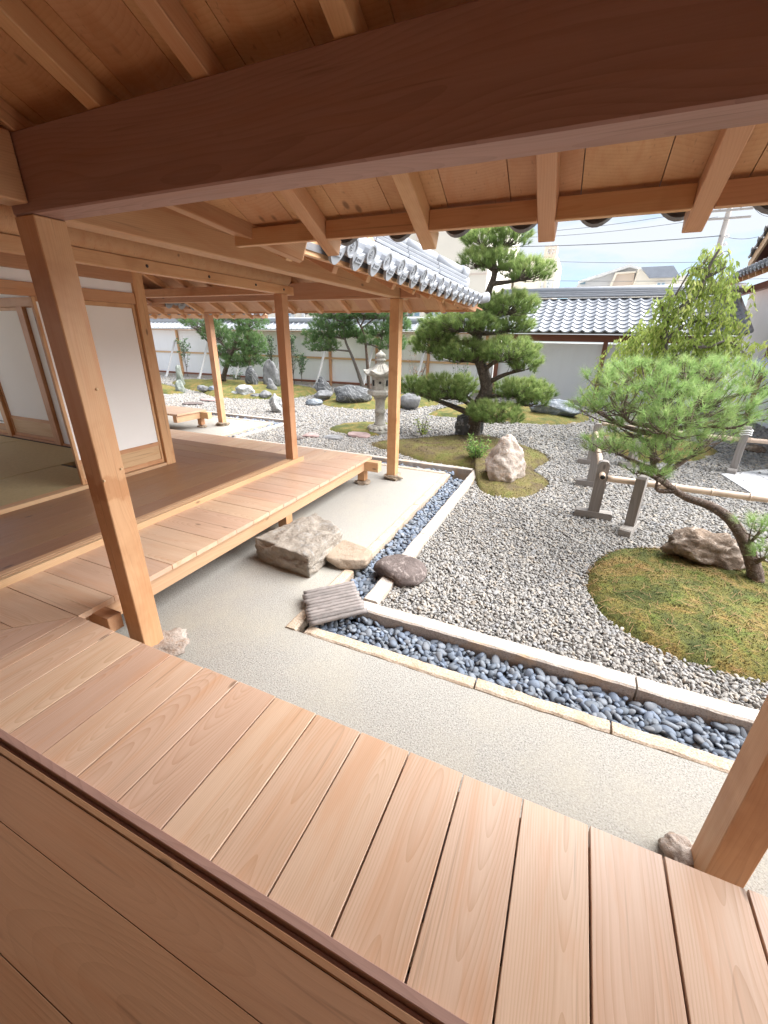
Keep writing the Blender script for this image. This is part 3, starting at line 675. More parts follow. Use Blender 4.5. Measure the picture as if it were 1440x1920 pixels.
# tiles: slope faces +X
cols = int((EY-1.95)/TW)
for r_ in range(9):
    for j in range(cols+1):
        yc = EY-.10-(j+.5)*TW*1.0
        d = r_*TL*c_
        if yc > EY-.02-d-.05 or yc < 2.16-d: continue
        o = put('eave_tile' if r_ == 0 else 'roof_tile', T_EAVE if r_ == 0 else T_PLAIN, None, left_eave, (EX+.055-d, yc, zB(EX+.055-d)+.185))
        M_ = Matrix((Vector((0, 1, 0)), Vector((-c_, 0, s_)), Vector((s_, 0, c_)))).transposed(); o.rotation_euler = M_.to_euler()
for j in range(26):     # far slope, end tiles only
    o = put('eave_tile', T_EAVE, None, left_eave, (EX-.10-(j+.5)*TW, EY+.055, zB2(EY+.055)+.185))
    o.rotation_euler = Matrix((Vector((-1, 0, 0)), Vector((0, -c_, s_)), Vector((0, s_, c_)))).transposed().to_euler()
# hip ridge: layered flat tiles with a round cap, ending in a stop tile
hA = Vector((EX-.16, EY-.16, zB(EX-.16)+.20)); hB_ = Vector((EX-3.3, EY-3.3, zB(EX-3.3)+.20)); hd = (hB_-hA)
nseg = 11
for i in range(nseg):
    p0 = hA+hd*(i/nseg)+hd.normalized()*.002; p1 = hA+hd*((i+1)/nseg)-hd.normalized()*.002
    for q, (w_, dz) in enumerate(((.30, .02), (.25, .065), (.21, .11))): beam('ridge_tile', p0+Vector((0, 0, dz)), p1+Vector((0, 0, dz)), w_, .034, 'tile', left_eave, .004)
    up_ = Vector((0, 0, .165)); V, F = tube_data([p0+up_-p0, p1+up_-p0], [.072, .070], 16)
    put('ridge_tile', mesh_np('ridge_cap', V, F, True), 'tile', left_eave, p0)
hn = hd.normalized()
for dz, rr in ((.165, .088), (.05, .10)): tube('ridge_end_tile', [hA-hn*.04+Vector((0, 0, dz)), hA+hn*.05+Vector((0, 0, dz))], rr, 'tile', left_eave, 16)
tube('corner_tile', smooth_path([hA-hn*.02+Vector((0, 0, -.02)), Vector((EX+.02, EY+.02, zB(EX)+.18)), Vector((EX+.12, EY+.12, zB(EX)+.20))], 4), .062, 'tile', left_eave, 14)
# inner beam line over the sill, resting on the inner post
inner = empty('inner_post_frame', (-3.05, SY, 0), 'inner post on the sill with long pegged head beam above it', 'frame')
block('post', SB-.125, SB-.020, SY-.14, SY-.035, FLOOR+.016, 2.24, 'post', inner, .003)
block('head_beam', SB-.115, SB-.03, .3, SY+.10, 2.242, 2.325, 'post', inner, .003)
tube('log_beam', [(SB-.075, -2.5, 2.43), (SB-.075, SY+.0, 2.41)], .095, 'beam', inner, 18)
for yy in (1.9, 2.5, 3.1, 3.7, 4.15):
    o = lathe('peg', [(.011, 0), (.011, .005), (.008, .007)], 'iron', inner, (SB-.030, yy, 2.285), 10); o.rotation_euler = (0, math.pi/2, 0)
block('head_beam', -8, SB-.13, SY-.14, SY-.06, 2.242, 2.325, 'post', inner, .003)

# third roof, far
far_eave = empty('far_eave_roof', (-6.8, 6.87, 0), 'distant tiled eave corner carried by one square post', 'roof')
DX, DY = -6.83+2.11, 6.86-5.11
block('post', -6.89, -6.77, 6.80, 6.92, .06, BEAM0, 'post', far_eave, .004)
block('main_beam', -12, -6.70, 6.80, 6.92, BEAM0+.002, BEAM1-.06, 'beam', far_eave)
block('main_beam', -6.89, -6.77, 4.6, 7.1, BEAM0+.004, BEAM1-.004, 'beam', far_eave)
FX, FY = EX+DX, EY+DY
def zC(x_): return zr(x_-XB0-DX)
def zC2(y_): return zr(y_-YB0-DY)
yk = 5.6
while yk < FY-.05: beam('rafter', (-7.2 if yk < 6.8 else -6.89+(yk-6.8), yk, zC(-7.2 if yk < 6.8 else -6.89+(yk-6.8))+.038), (FX-.1, yk, zC(FX-.1)+.038), .055, .07, 'post', far_eave); yk += .467
xk = -6.4
while xk > -12:
    yin = 6.2 if xk < -6.89 else 6.8+(xk+6.89)
    beam('rafter', (xk, yin, zC2(yin)+.038), (xk, FY-.12, zC2(FY-.12)+.038), .055, .07, 'post', far_eave); xk -= .467
beam('hip_rafter', (-7.0, 6.7, zC(-7.0)+.04), (FX, FY-.1, zC(FX)+.07), .09, .13, 'beam', far_eave)
slab('roof_sheet', [(FX, 5.0), (FX, FY), (FX-2.6, FY-2.6), (FX-2.6, 5.0)], lambda x, y_: zC(x)+.08, lambda x, y_: zC(x)+.13, 0, 'beam', far_eave)
slab('roof_sheet', [(FX, FY), (-14, FY), (-14, FY-2.6), (FX-2.6, FY-2.6)], lambda x, y_: zC2(y_)+.08, lambda x, y_: zC2(y_)+.13, 0, 'beam', far_eave)
for r_ in range(3):
    for j in range(10):
        d = r_*TL*c_; yc = FY-.10-(j+.5)*TW
        if yc > FY-.05-d: continue
        o = put('eave_tile' if r_ == 0 else 'roof_tile', T_EAVE if r_ == 0 else T_PLAIN, None, far_eave, (FX+.055-d, yc, zC(FX+.055-d)+.185)); o.rotation_euler = Matrix((Vector((0, 1, 0)), Vector((-c_, 0, s_)), Vector((s_, 0, c_)))).transposed().to_euler()
for j in range(22):
    o = put('eave_tile', T_EAVE, None, far_eave, (FX-.10-(j+.5)*TW, FY+.055, zC2(FY+.055)+.185)); o.rotation_euler = Matrix((Vector((-1, 0, 0)), Vector((0, -c_, s_)), Vector((0, s_, c_)))).transposed().to_euler()

# ------------------------------------------------------------------ rooms of the left wing
WX = -4.20
room = empty('tatami_room_frame', (WX, 3.3, FLOOR), 'timber and plaster frame of the tatami room in the left wing', 'wall')
block('corner_post', WX-.12, WX, 3.28, 3.40, FLOOR, 2.5, 'post', room)
block('sill', WX-.11, WX-.005, -2.5, 2.38, FLOOR-.06, FLOOR+.035, 'pale', room)
block('sill', WX-.11, WX-.005, 2.38, 3.28, FLOOR-.06, FLOOR+.03, 'pale', room)
block('lintel', WX-.10, WX-.01, -2.5, 3.28, 2.10, 2.20, 'post', room)
block('plaster_strip', WX-.08, WX-.03, -2.5, 3.28, 2.201, 2.29, 'plaster', room, 0)
block('upper_beam', WX-.12, WX+.01, -2.5, 3.28, 2.291, 2.50, 'beam', room)
block('plaster_strip', -8.85, WX-.125, 3.33, 3.38, 2.201, 2.9, 'plaster', room, 0)
block('lintel', -8.85, WX-.125, 3.30, 3.40, 2.10, 2.20, 'post', room)
block('post', -6.30, -6.18, 3.28, 3.40, FLOOR, 2.10, 'post', room)
block('post', -7.42, -7.32, 3.29, 3.39, FLOOR, 2.10, 'post', room)
block('sill', -8.85, WX-.125, 3.30, 3.40, FLOOR-.06, FLOOR+.025, 'post', room)
block('plaster_panel', -6.17, WX-.125, 3.32, 3.37, FLOOR+.026, 2.09, 'plaster', room, 0)
block('ceiling', -8.85, WX-.125, -2.55, 3.28, 2.60, 2.64, 'beam', room, 0)
def sliding_door(name, label, y0, y1, x, kick=.20, rails=(), group=None, axis='Y', z0=FLOOR+.036, z1=2.098):
    c = empty(name, (x, (y0+y1)/2, z0) if axis == 'Y' else ((y0+y1)/2, x, z0), label, 'sliding door', group)
    def blk(nm, a, b, za, zb, d0, d1, mat):
        if axis == 'Y': block(nm, x+d0, x+d1, a, b, za, zb, mat, c, .0015)
        else: block(nm, a, b, x+d0, x+d1, za, zb, mat, c, .0015)
    blk('stile', y0, y0+.028, z0, z1, -.016, .016, 'post'); blk('stile', y1-.028, y1, z0, z1, -.016, .016, 'post')
    blk('rail', y0+.029, y1-.029, z0, z0+.045, -.016, .016, 'post'); blk('rail', y0+.029, y1-.029, z1-.035, z1, -.016, .016, 'post')
    blk('paper', y0+.029, y1-.029, z0+kick+.041, z1-.036, -.006, .006, 'paper')
    blk('rail', y0+.029, y1-.029, z0+kick, z0+kick+.04, -.015, .015, 'post')
    blk('kick_board', y0+.029, y1-.029, z0+.046, z0+kick-.001, -.008, .008, 'pale')
    for q in rails: blk('lattice_bar', q, q+.012, z0+kick+.042, z1-.037, .007, .014, 'grey_wood')
    return c, blk
sliding_door('sliding_door', 'large white paper sliding door half hidden by the leaning corner post', 2.34, 3.275, WX-.05)
sliding_door('sliding_door', 'small white paper door deep inside the tatami room, left edge of photo', -7.31, -6.31, 3.345, .24, axis='X', z0=FLOOR+.027)
d_, blk = sliding_door('lattice_door', 'dim lattice paper door in the darkest corner of the tatami room', -8.60, -7.43, 3.345, .10, [-8.4, -8.2, -8.0, -7.8, -7.6], axis='X', z0=FLOOR+.027)
for zz in [FLOOR+.2+.2*i for i in range(9)]: blk('lattice_bar', -8.57, -7.46, zz, zz+.012, -.022, -.015, 'grey_wood')
# tatami mats
mats = [(-5.25, WX-.112, -1.6, .55), (-5.25, WX-.112, .56, 2.75), (-7.0, -5.26, 2.0, 3.28), (-7.0, -5.26, .70, 1.99), (-7.0, -5.26, -.6, .69), (-8.8, -7.01, 2.2, 3.28), (-8.8, -7.01, 1.1, 2.19)]
labs = ['tatami mat nearest the sill, lower left beside the leaning post', 'tatami mat along the sill at the foot of the thin white door', 'tatami mat at the back of the room before the small white door', 'tatami mat in the middle of the room', 'tatami mat at the left edge of the picture', 'tatami mat in the dark far corner', 'tatami mat beside the dark far corner one']
for (a, b, c1, d1), lab in zip(mats, labs):
    t = empty('tatami_mat', ((a+b)/2, (c1+d1)/2, FLOOR), lab, 'tatami mat', 'tatami mats on the room floor')
    block('straw_face', a+.004, b-.004, c1+.03, d1-.03, FLOOR-.04, FLOOR+.006, 'tatami', t, .002)
    block('cloth_edge', a+.004, b-.004, c1+.002, c1+.0295, FLOOR-.04, FLOOR+.008, 'tatami_edge', t, .001); block('cloth_edge', a+.004, b-.004, d1-.0295, d1-.002, FLOOR-.04, FLOOR+.008, 'tatami_edge', t, .001)
# ------------------------------------------------------------------ stones under the posts
def rock_mesh(name, size, seed, sub=4, cuts=7, cubic=0.0, rough=.10, nscale=1.6, flat_top=None, taper=0.0, fine=.02, sink=.15):
    """boulder: icosphere -> squared-off / planed -> stretched -> weathered; base at z = 0"""
    rs = np.random.default_rng(seed); v, f = ico(sub); v = v.copy()
    if cubic:
        c = v/np.abs(v).max(1, keepdims=True); v = v*(1-cubic)+c*cubic
    for _ in range(cuts):
        n = rs.normal(size=3); n /= np.linalg.norm(n); d = rs.uniform(.62, .92)
        e = np.maximum(v@n-d, 0); v -= e[:, None]*n*.92
    if taper: k_ = 1-taper*np.clip((v[:, 2:3]+1)/2, 0, 1); v[:, :2] *= k_
    s = np.array(size)/2; off = rs.uniform(-50, 50, 3); out = v*s
    m = float(np.mean(s))
    for i, p in enumerate(v):
        q = Vector(p*nscale+off); h = rough*mnoise.fractal(q, 1.0, 2.0, 4)+fine*mnoise.noise(Vector(p*11+off))-.5*rough*abs(mnoise.noise(q*2.3))
        out[i] += p*h*m*2
    if flat_top is not None:
        t = s[2]*flat_top; z = out[:, 2]; hi = z > t; out[hi, 2] = t+(z[hi]-t)*.12
    out[:, 2] -= out[:, 2].min(); out[:, 2] -= sink*size[2]; me = mesh_np(name, out, f, True); return me
def rock(label, loc, size, mat, seed, name='garden_rock', rz=0, group=None, cat='rock', **kw):
    o = put(name, rock_mesh(name, size, seed, **kw), mat, None, loc, (0, 0, rz)); return tag(o, label, cat, group)
for lab, x, y, s in (('rough granite footing stone half hidden under the leaning foreground post', -2.07, 1.33, .36), ('pinkish footing stone beside the cut-off post at the right edge', .70, 1.32, .215),
                     ('flat footing stone under the post beyond the left deck corner', -2.11, 5.11, .30), ('footing stone under the distant post by the far veranda', -6.83, 6.86, .30)):
    rock(lab, (x, y, .0), (s, s*.85, .11), 'r_peak' if x > 0 or s > .35 else 'r_tan', int(abs(x*100)), 'footing_stone', cat='footing stone', flat_top=.6, cuts=9, rough=.2, sink=.1)
for lab, x, y in (('small footing stone under the left deck corner post', BX-.09, BY-.10), ('small footing stone under the far veranda post', CX-.09, CY-.10), ('small footing stone under the middle of the left deck', BX-.09, 3.05)):
    rock(lab, (x, y, 0), (.22, .19, .085), 'r_tan', int(abs(y*77)), 'footing_stone', cat='footing stone', flat_top=.5, cuts=5, sink=.1)

# ------------------------------------------------------------------ gutter: granite kerb stones and dark pebbles
GZ = -.10
def bed(name, poly): return tag(slab(name, poly, GZ-.1, GZ, 0, 'shade_black'), kind='structure')
OX0, OX1 = -1.165, -1.05       # outer kerb of the garden-side run (x), inner run PA_X..IX1
IX1 = -1.425; IY1 = 1.915; OY0, OY1 = 2.195, 2.31; FY0, FY1 = 5.93, 6.02; IFY = PB_Y+.085
def kerb(lab, x0, x1, y0, y1, z1, mat, seed):
    rs = random.Random(seed); L = max(x1-x0, y1-y0); alongx = (x1-x0) > (y1-y0); W = (y1-y0) if alongx else (x1-x0)
    n = max(3, int(L/.04)); V, F = [], []
    for i in range(n+1):
        t = -L/2+L*i/n; j = lambda a: a*mnoise.noise((t*9+seed*7, a*90, seed))
        for (a, z) in ((-W/2, z1-.2), (-W/2, z1-.008), (-W/2+.012, z1), (W/2-.012, z1), (W/2, z1-.008), (W/2, z1-.2)):
            V.append((t, a+j(.007)+.004*mnoise.noise((t*30, a*50, seed)), z-z1+.004*mnoise.noise((t*13, a*40, seed+3))))
    for i in range(n):
        for q in range(5): F.append((i*6+q, i*6+q+1, (i+1)*6+q+1, (i+1)*6+q)[::-1])
    F.append(tuple(range(6))); F.append(tuple(range(n*6, n*6+6))[::-1])
    me = mesh_np('kerb_stone', V, F, False)
    o = put('kerb_stone', me, mat, None, ((x0+x1)/2, (y0+y1)/2, z1), (0, 0, 0 if alongx else math.pi/2)); return tag(o, lab, 'kerb stone', 'granite kerb stones along the pebble gutter')
kerb('long grey granite kerb from the bamboo mat along the gravel, foreground', -1.16, .60, OY0, OY1, .045, 'granite', 1)
kerb('grey granite kerb at the right edge after the cracked joint', .612, 2.4, OY0, OY1, .043, 'granite', 2)
kerb('tan kerb along the earth apron from the mat corner to the first joint', -1.36, -.235, PA_Y, IY1, .028, 'granite_tan', 3)
kerb('tan kerb along the earth apron between its two joints', -.225, .455, PA_Y, IY1, .030, 'granite_tan', 4)
kerb('tan kerb along the earth apron nearest the right post', .467, 2.4, PA_Y, IY1, .028, 'granite_tan', 5)
kerb('short tan kerb corner piece left of the bamboo mat', PA_X, IX1, PA_Y, 2.20, .028, 'granite_tan', 6)
kerb('short tan kerb between the bamboo mat and the flat tan stone', PA_X, IX1, 2.21, 2.66, .03, 'granite_tan', 7)
kerb('tan kerb running from the flat tan stone towards the gutter bend', PA_X, IX1, 2.95, 4.3, .03, 'granite_tan', 8)
kerb('tan kerb ending at the far inner bend of the gutter', PA_X, IX1, 4.31, PB_Y, .03, 'granite_tan', 9)
kerb('short pale kerb between the bamboo mat and the dark round stone', OX0, OX1, OY1+.007, 2.66, .052, 'granite', 10)
kerb('pale kerb along the gravel just beyond the dark round stone', OX0, OX1, 2.67, 3.55, .05, 'granite', 11)
kerb('pale kerb along the gravel leading to the pointed rock', OX0, OX1, 3.56, FY1, .05, 'granite', 12)
kerb('far kerb under the mossy island behind the left post', -3.9, OX0-.012, FY0, FY1, .05, 'granite', 13)
kerb('far kerb seen past the left deck, towards the distant gutter', -5.72, -3.91, FY0, FY1, .05, 'granite', 14)
kerb('inner far kerb along the apron below the left post', -3.6, PA_X-.01, PB_Y, IFY, .03, 'granite_tan', 15)
kerb('distant kerb of the side gutter, garden side', -5.80, -5.70, FY1+.02, 7.95, .05, 'granite', 16)
kerb('distant kerb of the side gutter, apron side', -6.17, -6.08, IFY+.02, 7.62, .03, 'granite_tan', 17)
kerb('most distant kerb running left behind the far veranda', -12, -5.81, 7.88, 7.97, .05, 'granite', 18)
kerb('inner tan kerb of the most distant gutter by the far veranda', -12, -6.18, 7.53, 7.62, .03, 'granite_tan', 19)
GUT = [(IX1, OX0, IY1, IFY+.2), (OX0, 2.4, IY1, OY0), (-5.72, OX0, IFY, FY0), (-6.08, -5.80, IFY, 7.9), (-12, -6.08, 7.62, 7.88)]
for g in GUT: pass
tag(slab('gutter_bed', [(-12.2, 1.8), (2.5, 1.8), (2.5, 8.1), (-12.2, 8.1)], -.36, -.19, 0, 'shade_black'), kind='structure')
# pebbles
def pebble_meshes(n, sub=2):
    out = []
    for s in range(n):
        rs = np.random.default_rng(100+s); v, f = ico(sub); v = v.copy()
        ln, w, h = rs.uniform(1.15, 1.55), rs.uniform(.85, 1.05), rs.uniform(.48, .68)
        v[:, 0] += .16*rs.normal()*v[:, 1]**2; v[:, 1] += .12*rs.normal()*v[:, 0]**2
        p_ = rs.uniform(.85, 1.0); v = np.sign(v)*np.abs(v)**p_
        out.append((v*np.array([ln, w, h]), f))
    return out
PEB = pebble_meshes(10)
pts = []
def fill(x0, x1, y0, y1, sp, z, size):
    for iy in range(int((y1-y0)/sp)+1):
        for ix in range(int((x1-x0)/sp)+1):
            x = x0+(ix+.5*(iy % 2)+random.uniform(.1, .9))*sp; y_ = y0+(iy+random.uniform(.1, .9))*sp*.92
            if x < x0+.014 or x > x1-.014 or y_ < y0+.014 or y_ > y1-.014: continue
            pts.append((x, y_, z+random.uniform(-.012, .014), size*min(1.6, random.lognormvariate(0, .26))))
gz = -.030
for lay, sp in ((0, .030), (1, .036)):
    zz = gz-.03+lay*.028
    fill(IX1, OX0, IY1, IFY+.2, sp, zz, .0188); fill(OX0, 1.75, IY1, OY0, sp, zz, .0188); fill(-4.2, IX1, IFY, FY0, sp*1.1, zz, .025)
fill(-5.72, -4.2, IFY, FY0, .06, gz, .032); fill(-6.08, -5.80, IFY, 7.9, .06, gz, .032); fill(-9, -6.08, 7.62, 7.88, .07, gz, .036)
camv = Vector((0, 0, CH))
def seen(p):
    v_ = Vector(p[:3])-camv; z = v_.dot(FW); px = 720+F_PX*v_.dot(RT)/z; py = 960-F_PX*v_.dot(UP)/z
    if not (0 < px < 1440 and 0 < py < 1920): return -1
    if px > 1440-(py-1310)*.48: return -1
    if p[2] < gz-.014: return -1
    return p[3]/z
order = sorted(range(len(pts)), key=lambda i: -seen(pts[i]))
single = set(order[:300])
peb_me = []
for v, f in PEB: peb_me.append(mesh_np('pebble', v, f, True)); peb_me[-1].materials.append(MAT['pebble'])
mv, mf, mt, cnt = [], [], [], 0
for i, (x, y_, z, s) in enumerate(pts):
    rot = Matrix.Rotation(random.uniform(0, 6.28), 3, 'Z') @ Matrix.Rotation(random.gauss(0, .38), 3, 'X') @ Matrix.Rotation(random.gauss(0, .38), 3, 'Y')
    if i in single:
        o = bpy.data.objects.new('pebble', random.choice(peb_me)); COL.objects.link(o); o.location = (x, y_, z); o.rotation_euler = rot.to_euler(); o.scale = (s, s, s)
        tag(o, 'smooth blue-grey river pebble lying in the near granite-edged gutter', 'pebble', 'dark pebbles in the gutter')
    else:
        v, f = PEB[random.randrange(10)]; v = (v*s)@np.array(rot).T+np.array([x, y_, z]); mv.append(v); mf.append(f+cnt); mt.append(np.full(len(v), random.random())); cnt += len(v)
mv = np.concatenate(mv); mf = np.concatenate(mf)
tag(put('pebble_bed', mesh_np('pebble_bed', mv, mf, True, np.concatenate(mt)), 'pebble_mass'), 'mass of dark blue-grey pebbles filling the gutter', 'pebbles', kind='stuff')

# ------------------------------------------------------------------ gravel (real stones, instanced on points)
def inset(p, f=.982):
    cx = sum(q[0] for q in p)/len(p); cy = sum(q[1] for q in p)/len(p); return [(cx+(x-cx)*(f+.02*mnoise.noise((x*6, y*6, 1))), cy+(y-cy)*(f+.02*mnoise.noise((x*6, y*6, 1)))) for x, y in p]
keep_out = [[(-9, -4), (7, -4), (7, OY1), (OX1, OY1), (OX1, FY1), (-5.7, FY1), (-5.7, 7.98), (-14, 7.98), (-14, -4)]]+[inset(p) for p in ISLANDS]
def scatter(x0, x1, y0, y1, sp):
    nx, ny = int((x1-x0)/sp), int((y1-y0)/sp); X, Y = np.meshgrid(np.arange(nx), np.arange(ny))
    X = x0+(X+RNG.random(X.shape))*sp; Y = y0+(Y+RNG.random(Y.shape))*sp; X, Y = X.ravel(), Y.ravel()
    # only where the picture can reach (plus a margin)
    d = X*FW.x+Y*FW.y+(-CH)*FW.z; px = F_PX*(X*RT.x+Y*RT.y-CH*RT.z)/d; ok = (d > .5) & (np.abs(px) < 800+160)
    for p in keep_out: ok &= ~in_poly(X, Y, p)
    return X[ok], Y[ok]
Xs, Ys, Ss = [], [], []
for (a, b, c1, d1, sp, sc_) in ((-1.1, 3.6, 2.3, 4.6, .0185, .0118), (-6.5, 5.2, 4.6, 7.5, .0235, .0145), (-12, 7, 7.5, 10.5, .036, .021), (-19, 8, 10.5, 14.6, .055, .031)):
    X, Y = scatter(a, b, c1, d1, sp); Xs.append(X); Ys.append(Y); Ss.append(np.full(len(X), sc_))
X = np.concatenate(Xs); Y = np.concatenate(Ys); S = np.concatenate(Ss)*.92*RNG.lognormal(0, .24, len(X))
gm = bpy.data.meshes.new('gravel'); gm.vertices.add(len(X)); gm.vertices.foreach_set('co', np.stack([X, Y, RNG.uniform(-.006, .012, len(X))], 1).astype(np.float32).ravel())
def attr(nm, typ, arr, key): a = gm.attributes.new(nm, typ, 'POINT'); a.data.foreach_set(key, np.asarray(arr, np.float32 if typ != 'INT' else np.int32).ravel())
rot = np.stack([RNG.normal(0, .5, len(X)), RNG.normal(0, .5, len(X)), RNG.uniform(0, 6.283, len(X))], 1)
scl = S[:, None]*np.stack([RNG.uniform(1.0, 1.5, len(X)), RNG.uniform(.75, 1.05, len(X)), RNG.uniform(.5, .8, len(X))], 1)
attr('rot', 'FLOAT_VECTOR', rot, 'vector'); attr('scl', 'FLOAT_VECTOR', scl, 'vector')
go = tag(bpy.data.objects.new('gravel', gm), 'pale grey gravel covering the dry garden floor', 'gravel', kind='stuff'); COL.objects.link(go)
ng = bpy.data.node_groups.new('gravel_scatter', 'GeometryNodeTree')
ng.interface.new_socket('Geometry', in_out='INPUT', socket_type='NodeSocketGeometry'); ng.interface.new_socket('Geometry', in_out='OUTPUT', socket_type='NodeSocketGeometry')
N = ng.nodes; Lk = ng.links.new
gi, gout = N.new('NodeGroupInput'), N.new('NodeGroupOutput'); gj = N.new('GeometryNodeGeometryToInstance')
for s in range(4):
    ic = N.new('GeometryNodeMeshIcoSphere'); ic.inputs['Subdivisions'].default_value = 2; ic.inputs['Radius'].default_value = 1
    spn = N.new('GeometryNodeSetPosition'); no_ = N.new('ShaderNodeTexNoise'); no_.noise_dimensions = '4D'; no_.inputs['W'].default_value = s*3.7; no_.inputs['Scale'].default_value = .9; no_.inputs['Detail'].default_value = 1
    sub_ = N.new('ShaderNodeVectorMath'); sub_.operation = 'SUBTRACT'; sub_.inputs[1].default_value = (.5, .5, .5); scn = N.new('ShaderNodeVectorMath'); scn.operation = 'SCALE'; scn.inputs['Scale'].default_value = 1.5
    Lk(no_.outputs['Color'], sub_.inputs[0]); Lk(sub_.outputs[0], scn.inputs[0]); Lk(scn.outputs[0], spn.inputs['Offset']); Lk(ic.outputs['Mesh'], spn.inputs['Geometry'])
    ss = N.new('GeometryNodeSetShadeSmooth'); sm = N.new('GeometryNodeSetMaterial'); sm.inputs['Material'].default_value = MAT['gravel']
    Lk(spn.outputs[0], ss.inputs[0]); Lk(ss.outputs[0], sm.inputs[0]); Lk(sm.outputs[0], gj.inputs[0])
ip = N.new('GeometryNodeInstanceOnPoints'); ip.inputs['Pick Instance'].default_value = True
ra = N.new('GeometryNodeInputNamedAttribute'); ra.data_type = 'FLOAT_VECTOR'; ra.inputs[0].default_value = 'rot'
sa = N.new('GeometryNodeInputNamedAttribute'); sa.data_type = 'FLOAT_VECTOR'; sa.inputs[0].default_value = 'scl'
er = N.new('FunctionNodeEulerToRotation'); Lk(ra.outputs[0], er.inputs[0]); Lk(er.outputs[0], ip.inputs['Rotation']); Lk(sa.outputs[0], ip.inputs['Scale'])
Lk(gi.outputs[0], ip.inputs['Points']); Lk(gj.outputs[0], ip.inputs['Instance']); Lk(ip.outputs[0], gout.inputs[0])
go.modifiers.new('scatter', 'NODES').node_group = ng

# ------------------------------------------------------------------ bamboo mat over the gutter corner
bm0, bm1 = Vector((-1.345, 1.88, .062)), Vector((-1.065, 2.16, .072)); side = Vector((-.235, .265, .012))
mat_o = empty('bamboo_mat', (-1.33, 2.15, 0), 'small mat of eleven grey bamboo rods laid over the gutter bend', 'mat')
for i in range(11):
    o_ = side*(i/10)+Vector((0, 0, random.uniform(-.003, .003))); e_ = random.uniform(-.012, .012); dd = (bm1-bm0).normalized()
    a = bm0+o_+dd*e_; b = bm1+o_+dd*random.uniform(-.012, .012); n = 13; path, rad = [], []
    nodes = [random.uniform(.1, .35), random.uniform(.5, .9)]
    for j in range(n):
        t = j/(n-1); path.append(a.lerp(b, t)); rad.append(.0165+(.003 if min(abs(t-q) for q in nodes) < .04 else 0))
    tube('bamboo_rod', path, rad, 'bamboo_grey', mat_o, 10)
for t in (.22, .78):
    p = bm0.lerp(bm1, t); beam('cross_rod', p+Vector((0, 0, -.028)), p+side+Vector((0, 0, -.028)), .018, .018, 'bamboo_grey', mat_o)

# ------------------------------------------------------------------ stepping stones and rocks
def squared_rock(label, quad, h, mat, seed, rough=.026, name='stepping_stone', rnd=.84):
    """quarried block: a cube-ball mapped on a plan quad (corner order: -x-y, +x-y, +x+y, -x+y), rough split faces"""
    v, f = ico(6); c = v/np.abs(v).max(1, keepdims=True); v = c*rnd+v*(1-rnd); v /= np.abs(v).max(0); cx = sum(q[0] for q in quad)/4; cy = sum(q[1] for q in quad)/4; out = np.empty_like(v)
    for i, (a, b, t) in enumerate(v):
        u, w = (a+1)/2, (b+1)/2; q = [(1-u)*(1-w), u*(1-w), u*w, (1-u)*w]; k_ = 1-.05*(t < 0)*abs(t)
        X = sum(q[j]*quad[j][0] for j in range(4)); Y = sum(q[j]*quad[j][1] for j in range(4)); n = mnoise.fractal((X*7, Y*7, t*2+seed), 1, 2, 5); n2 = mnoise.noise((X*2.4+seed, Y*2.4, t))
        n3 = mnoise.noise((X*38, Y*38, t*5)); m_ = rough*(2.2*n+.35*n3-1.2*abs(mnoise.noise((X*11, Y*11, t*1.6+seed)))); out[i] = ((X-cx)*k_*(1+m_), (Y-cy)*k_*(1+m_), (t+1)/2*h*(1+.10*n2*(t > 0))+rough*(n*.8+.18*n3)*(t > 0))
    return tag(put(name, mesh_np(name, out, f, True), mat, None, (cx, cy, -.01)), label, 'stepping stone')
_q = [at_z(578, 1038, .27), at_z(644, 985, .27), at_z(592, 957, .25), at_z(470, 1002, .27)]
squared_rock('large squared granite stepping block beside the left deck', [(q.x, q.y) for q in (_q[0], _q[1], _q[2], _q[3])], .255, 'r_step', 3)
rock('flat tan stone between the stepping block and the gutter', (-1.56, 2.84, .0), (.42, .42, .17), 'r_tan', 8, 'stepping_stone', rz=.3, cat='stepping stone', cubic=.45, cuts=4, rough=.05, flat_top=.55, sink=.1, fine=.01)
rock('dark purplish round stone bridging the gutter and gravel', (-1.06, 2.79, -.02), (.45, .40, .20), 'r_dark', 5, 'stepping_stone', rz=.1, cat='stepping stone', cuts=1, rough=.045, flat_top=.75, sink=.1, fine=.006)
rock('tall pinkish pointed rock at the tip of the brown mossy island', (-.68, 5.72, .03), (.92, .72, .66), 'r_peak', 12, rz=.4, sub=5, taper=.62, cuts=10, rough=.10, sink=.10)
rock('rugged brown rock on the near moss at the foot of the leaning pine', (1.27, 4.02, .05), (.62, .42, .34), 'r_brown', 23, rz=.2, sub=5, cuts=8, rough=.15, sink=.15)
def rock_px(lab, pxl, pxr, pyt, pyb, mat, seed, name='garden_rock', depth=.8, zb=.0, cat='rock', **kw):
    p = at_z((pxl+pxr)/2, pyb, zb); s = m_per_px(p); w = (pxr-pxl)*s; h = (pyb-pyt)*s*1.02
    p = p+Vector((0, .3*w*depth, 0)); return rock(lab, p, (w*1.08, w*depth, h*1.12), mat, seed, name, cat=cat, **kw)
rock_px('dark upright rock right behind the trunk of the big cloud-pruned pine', 848, 905, 765, 822, 'r_black', 41, cuts=9, rough=.12, depth=.7)
rock_px('broad dark dome rock in front of the three slim pines', 617, 688, 724, 758, 'r_black', 42, zb=.05, cuts=5, rough=.08, depth=.8)
rock_px('dark triangular rock left of the dome rock', 578, 622, 706, 742, 'r_black', 43, zb=.1, taper=.65, cuts=8, depth=.7)
rock_px('mid grey rock leaning on the dark triangular one', 584, 620, 732, 750, 'r_grey', 44, zb=.05, cuts=6)
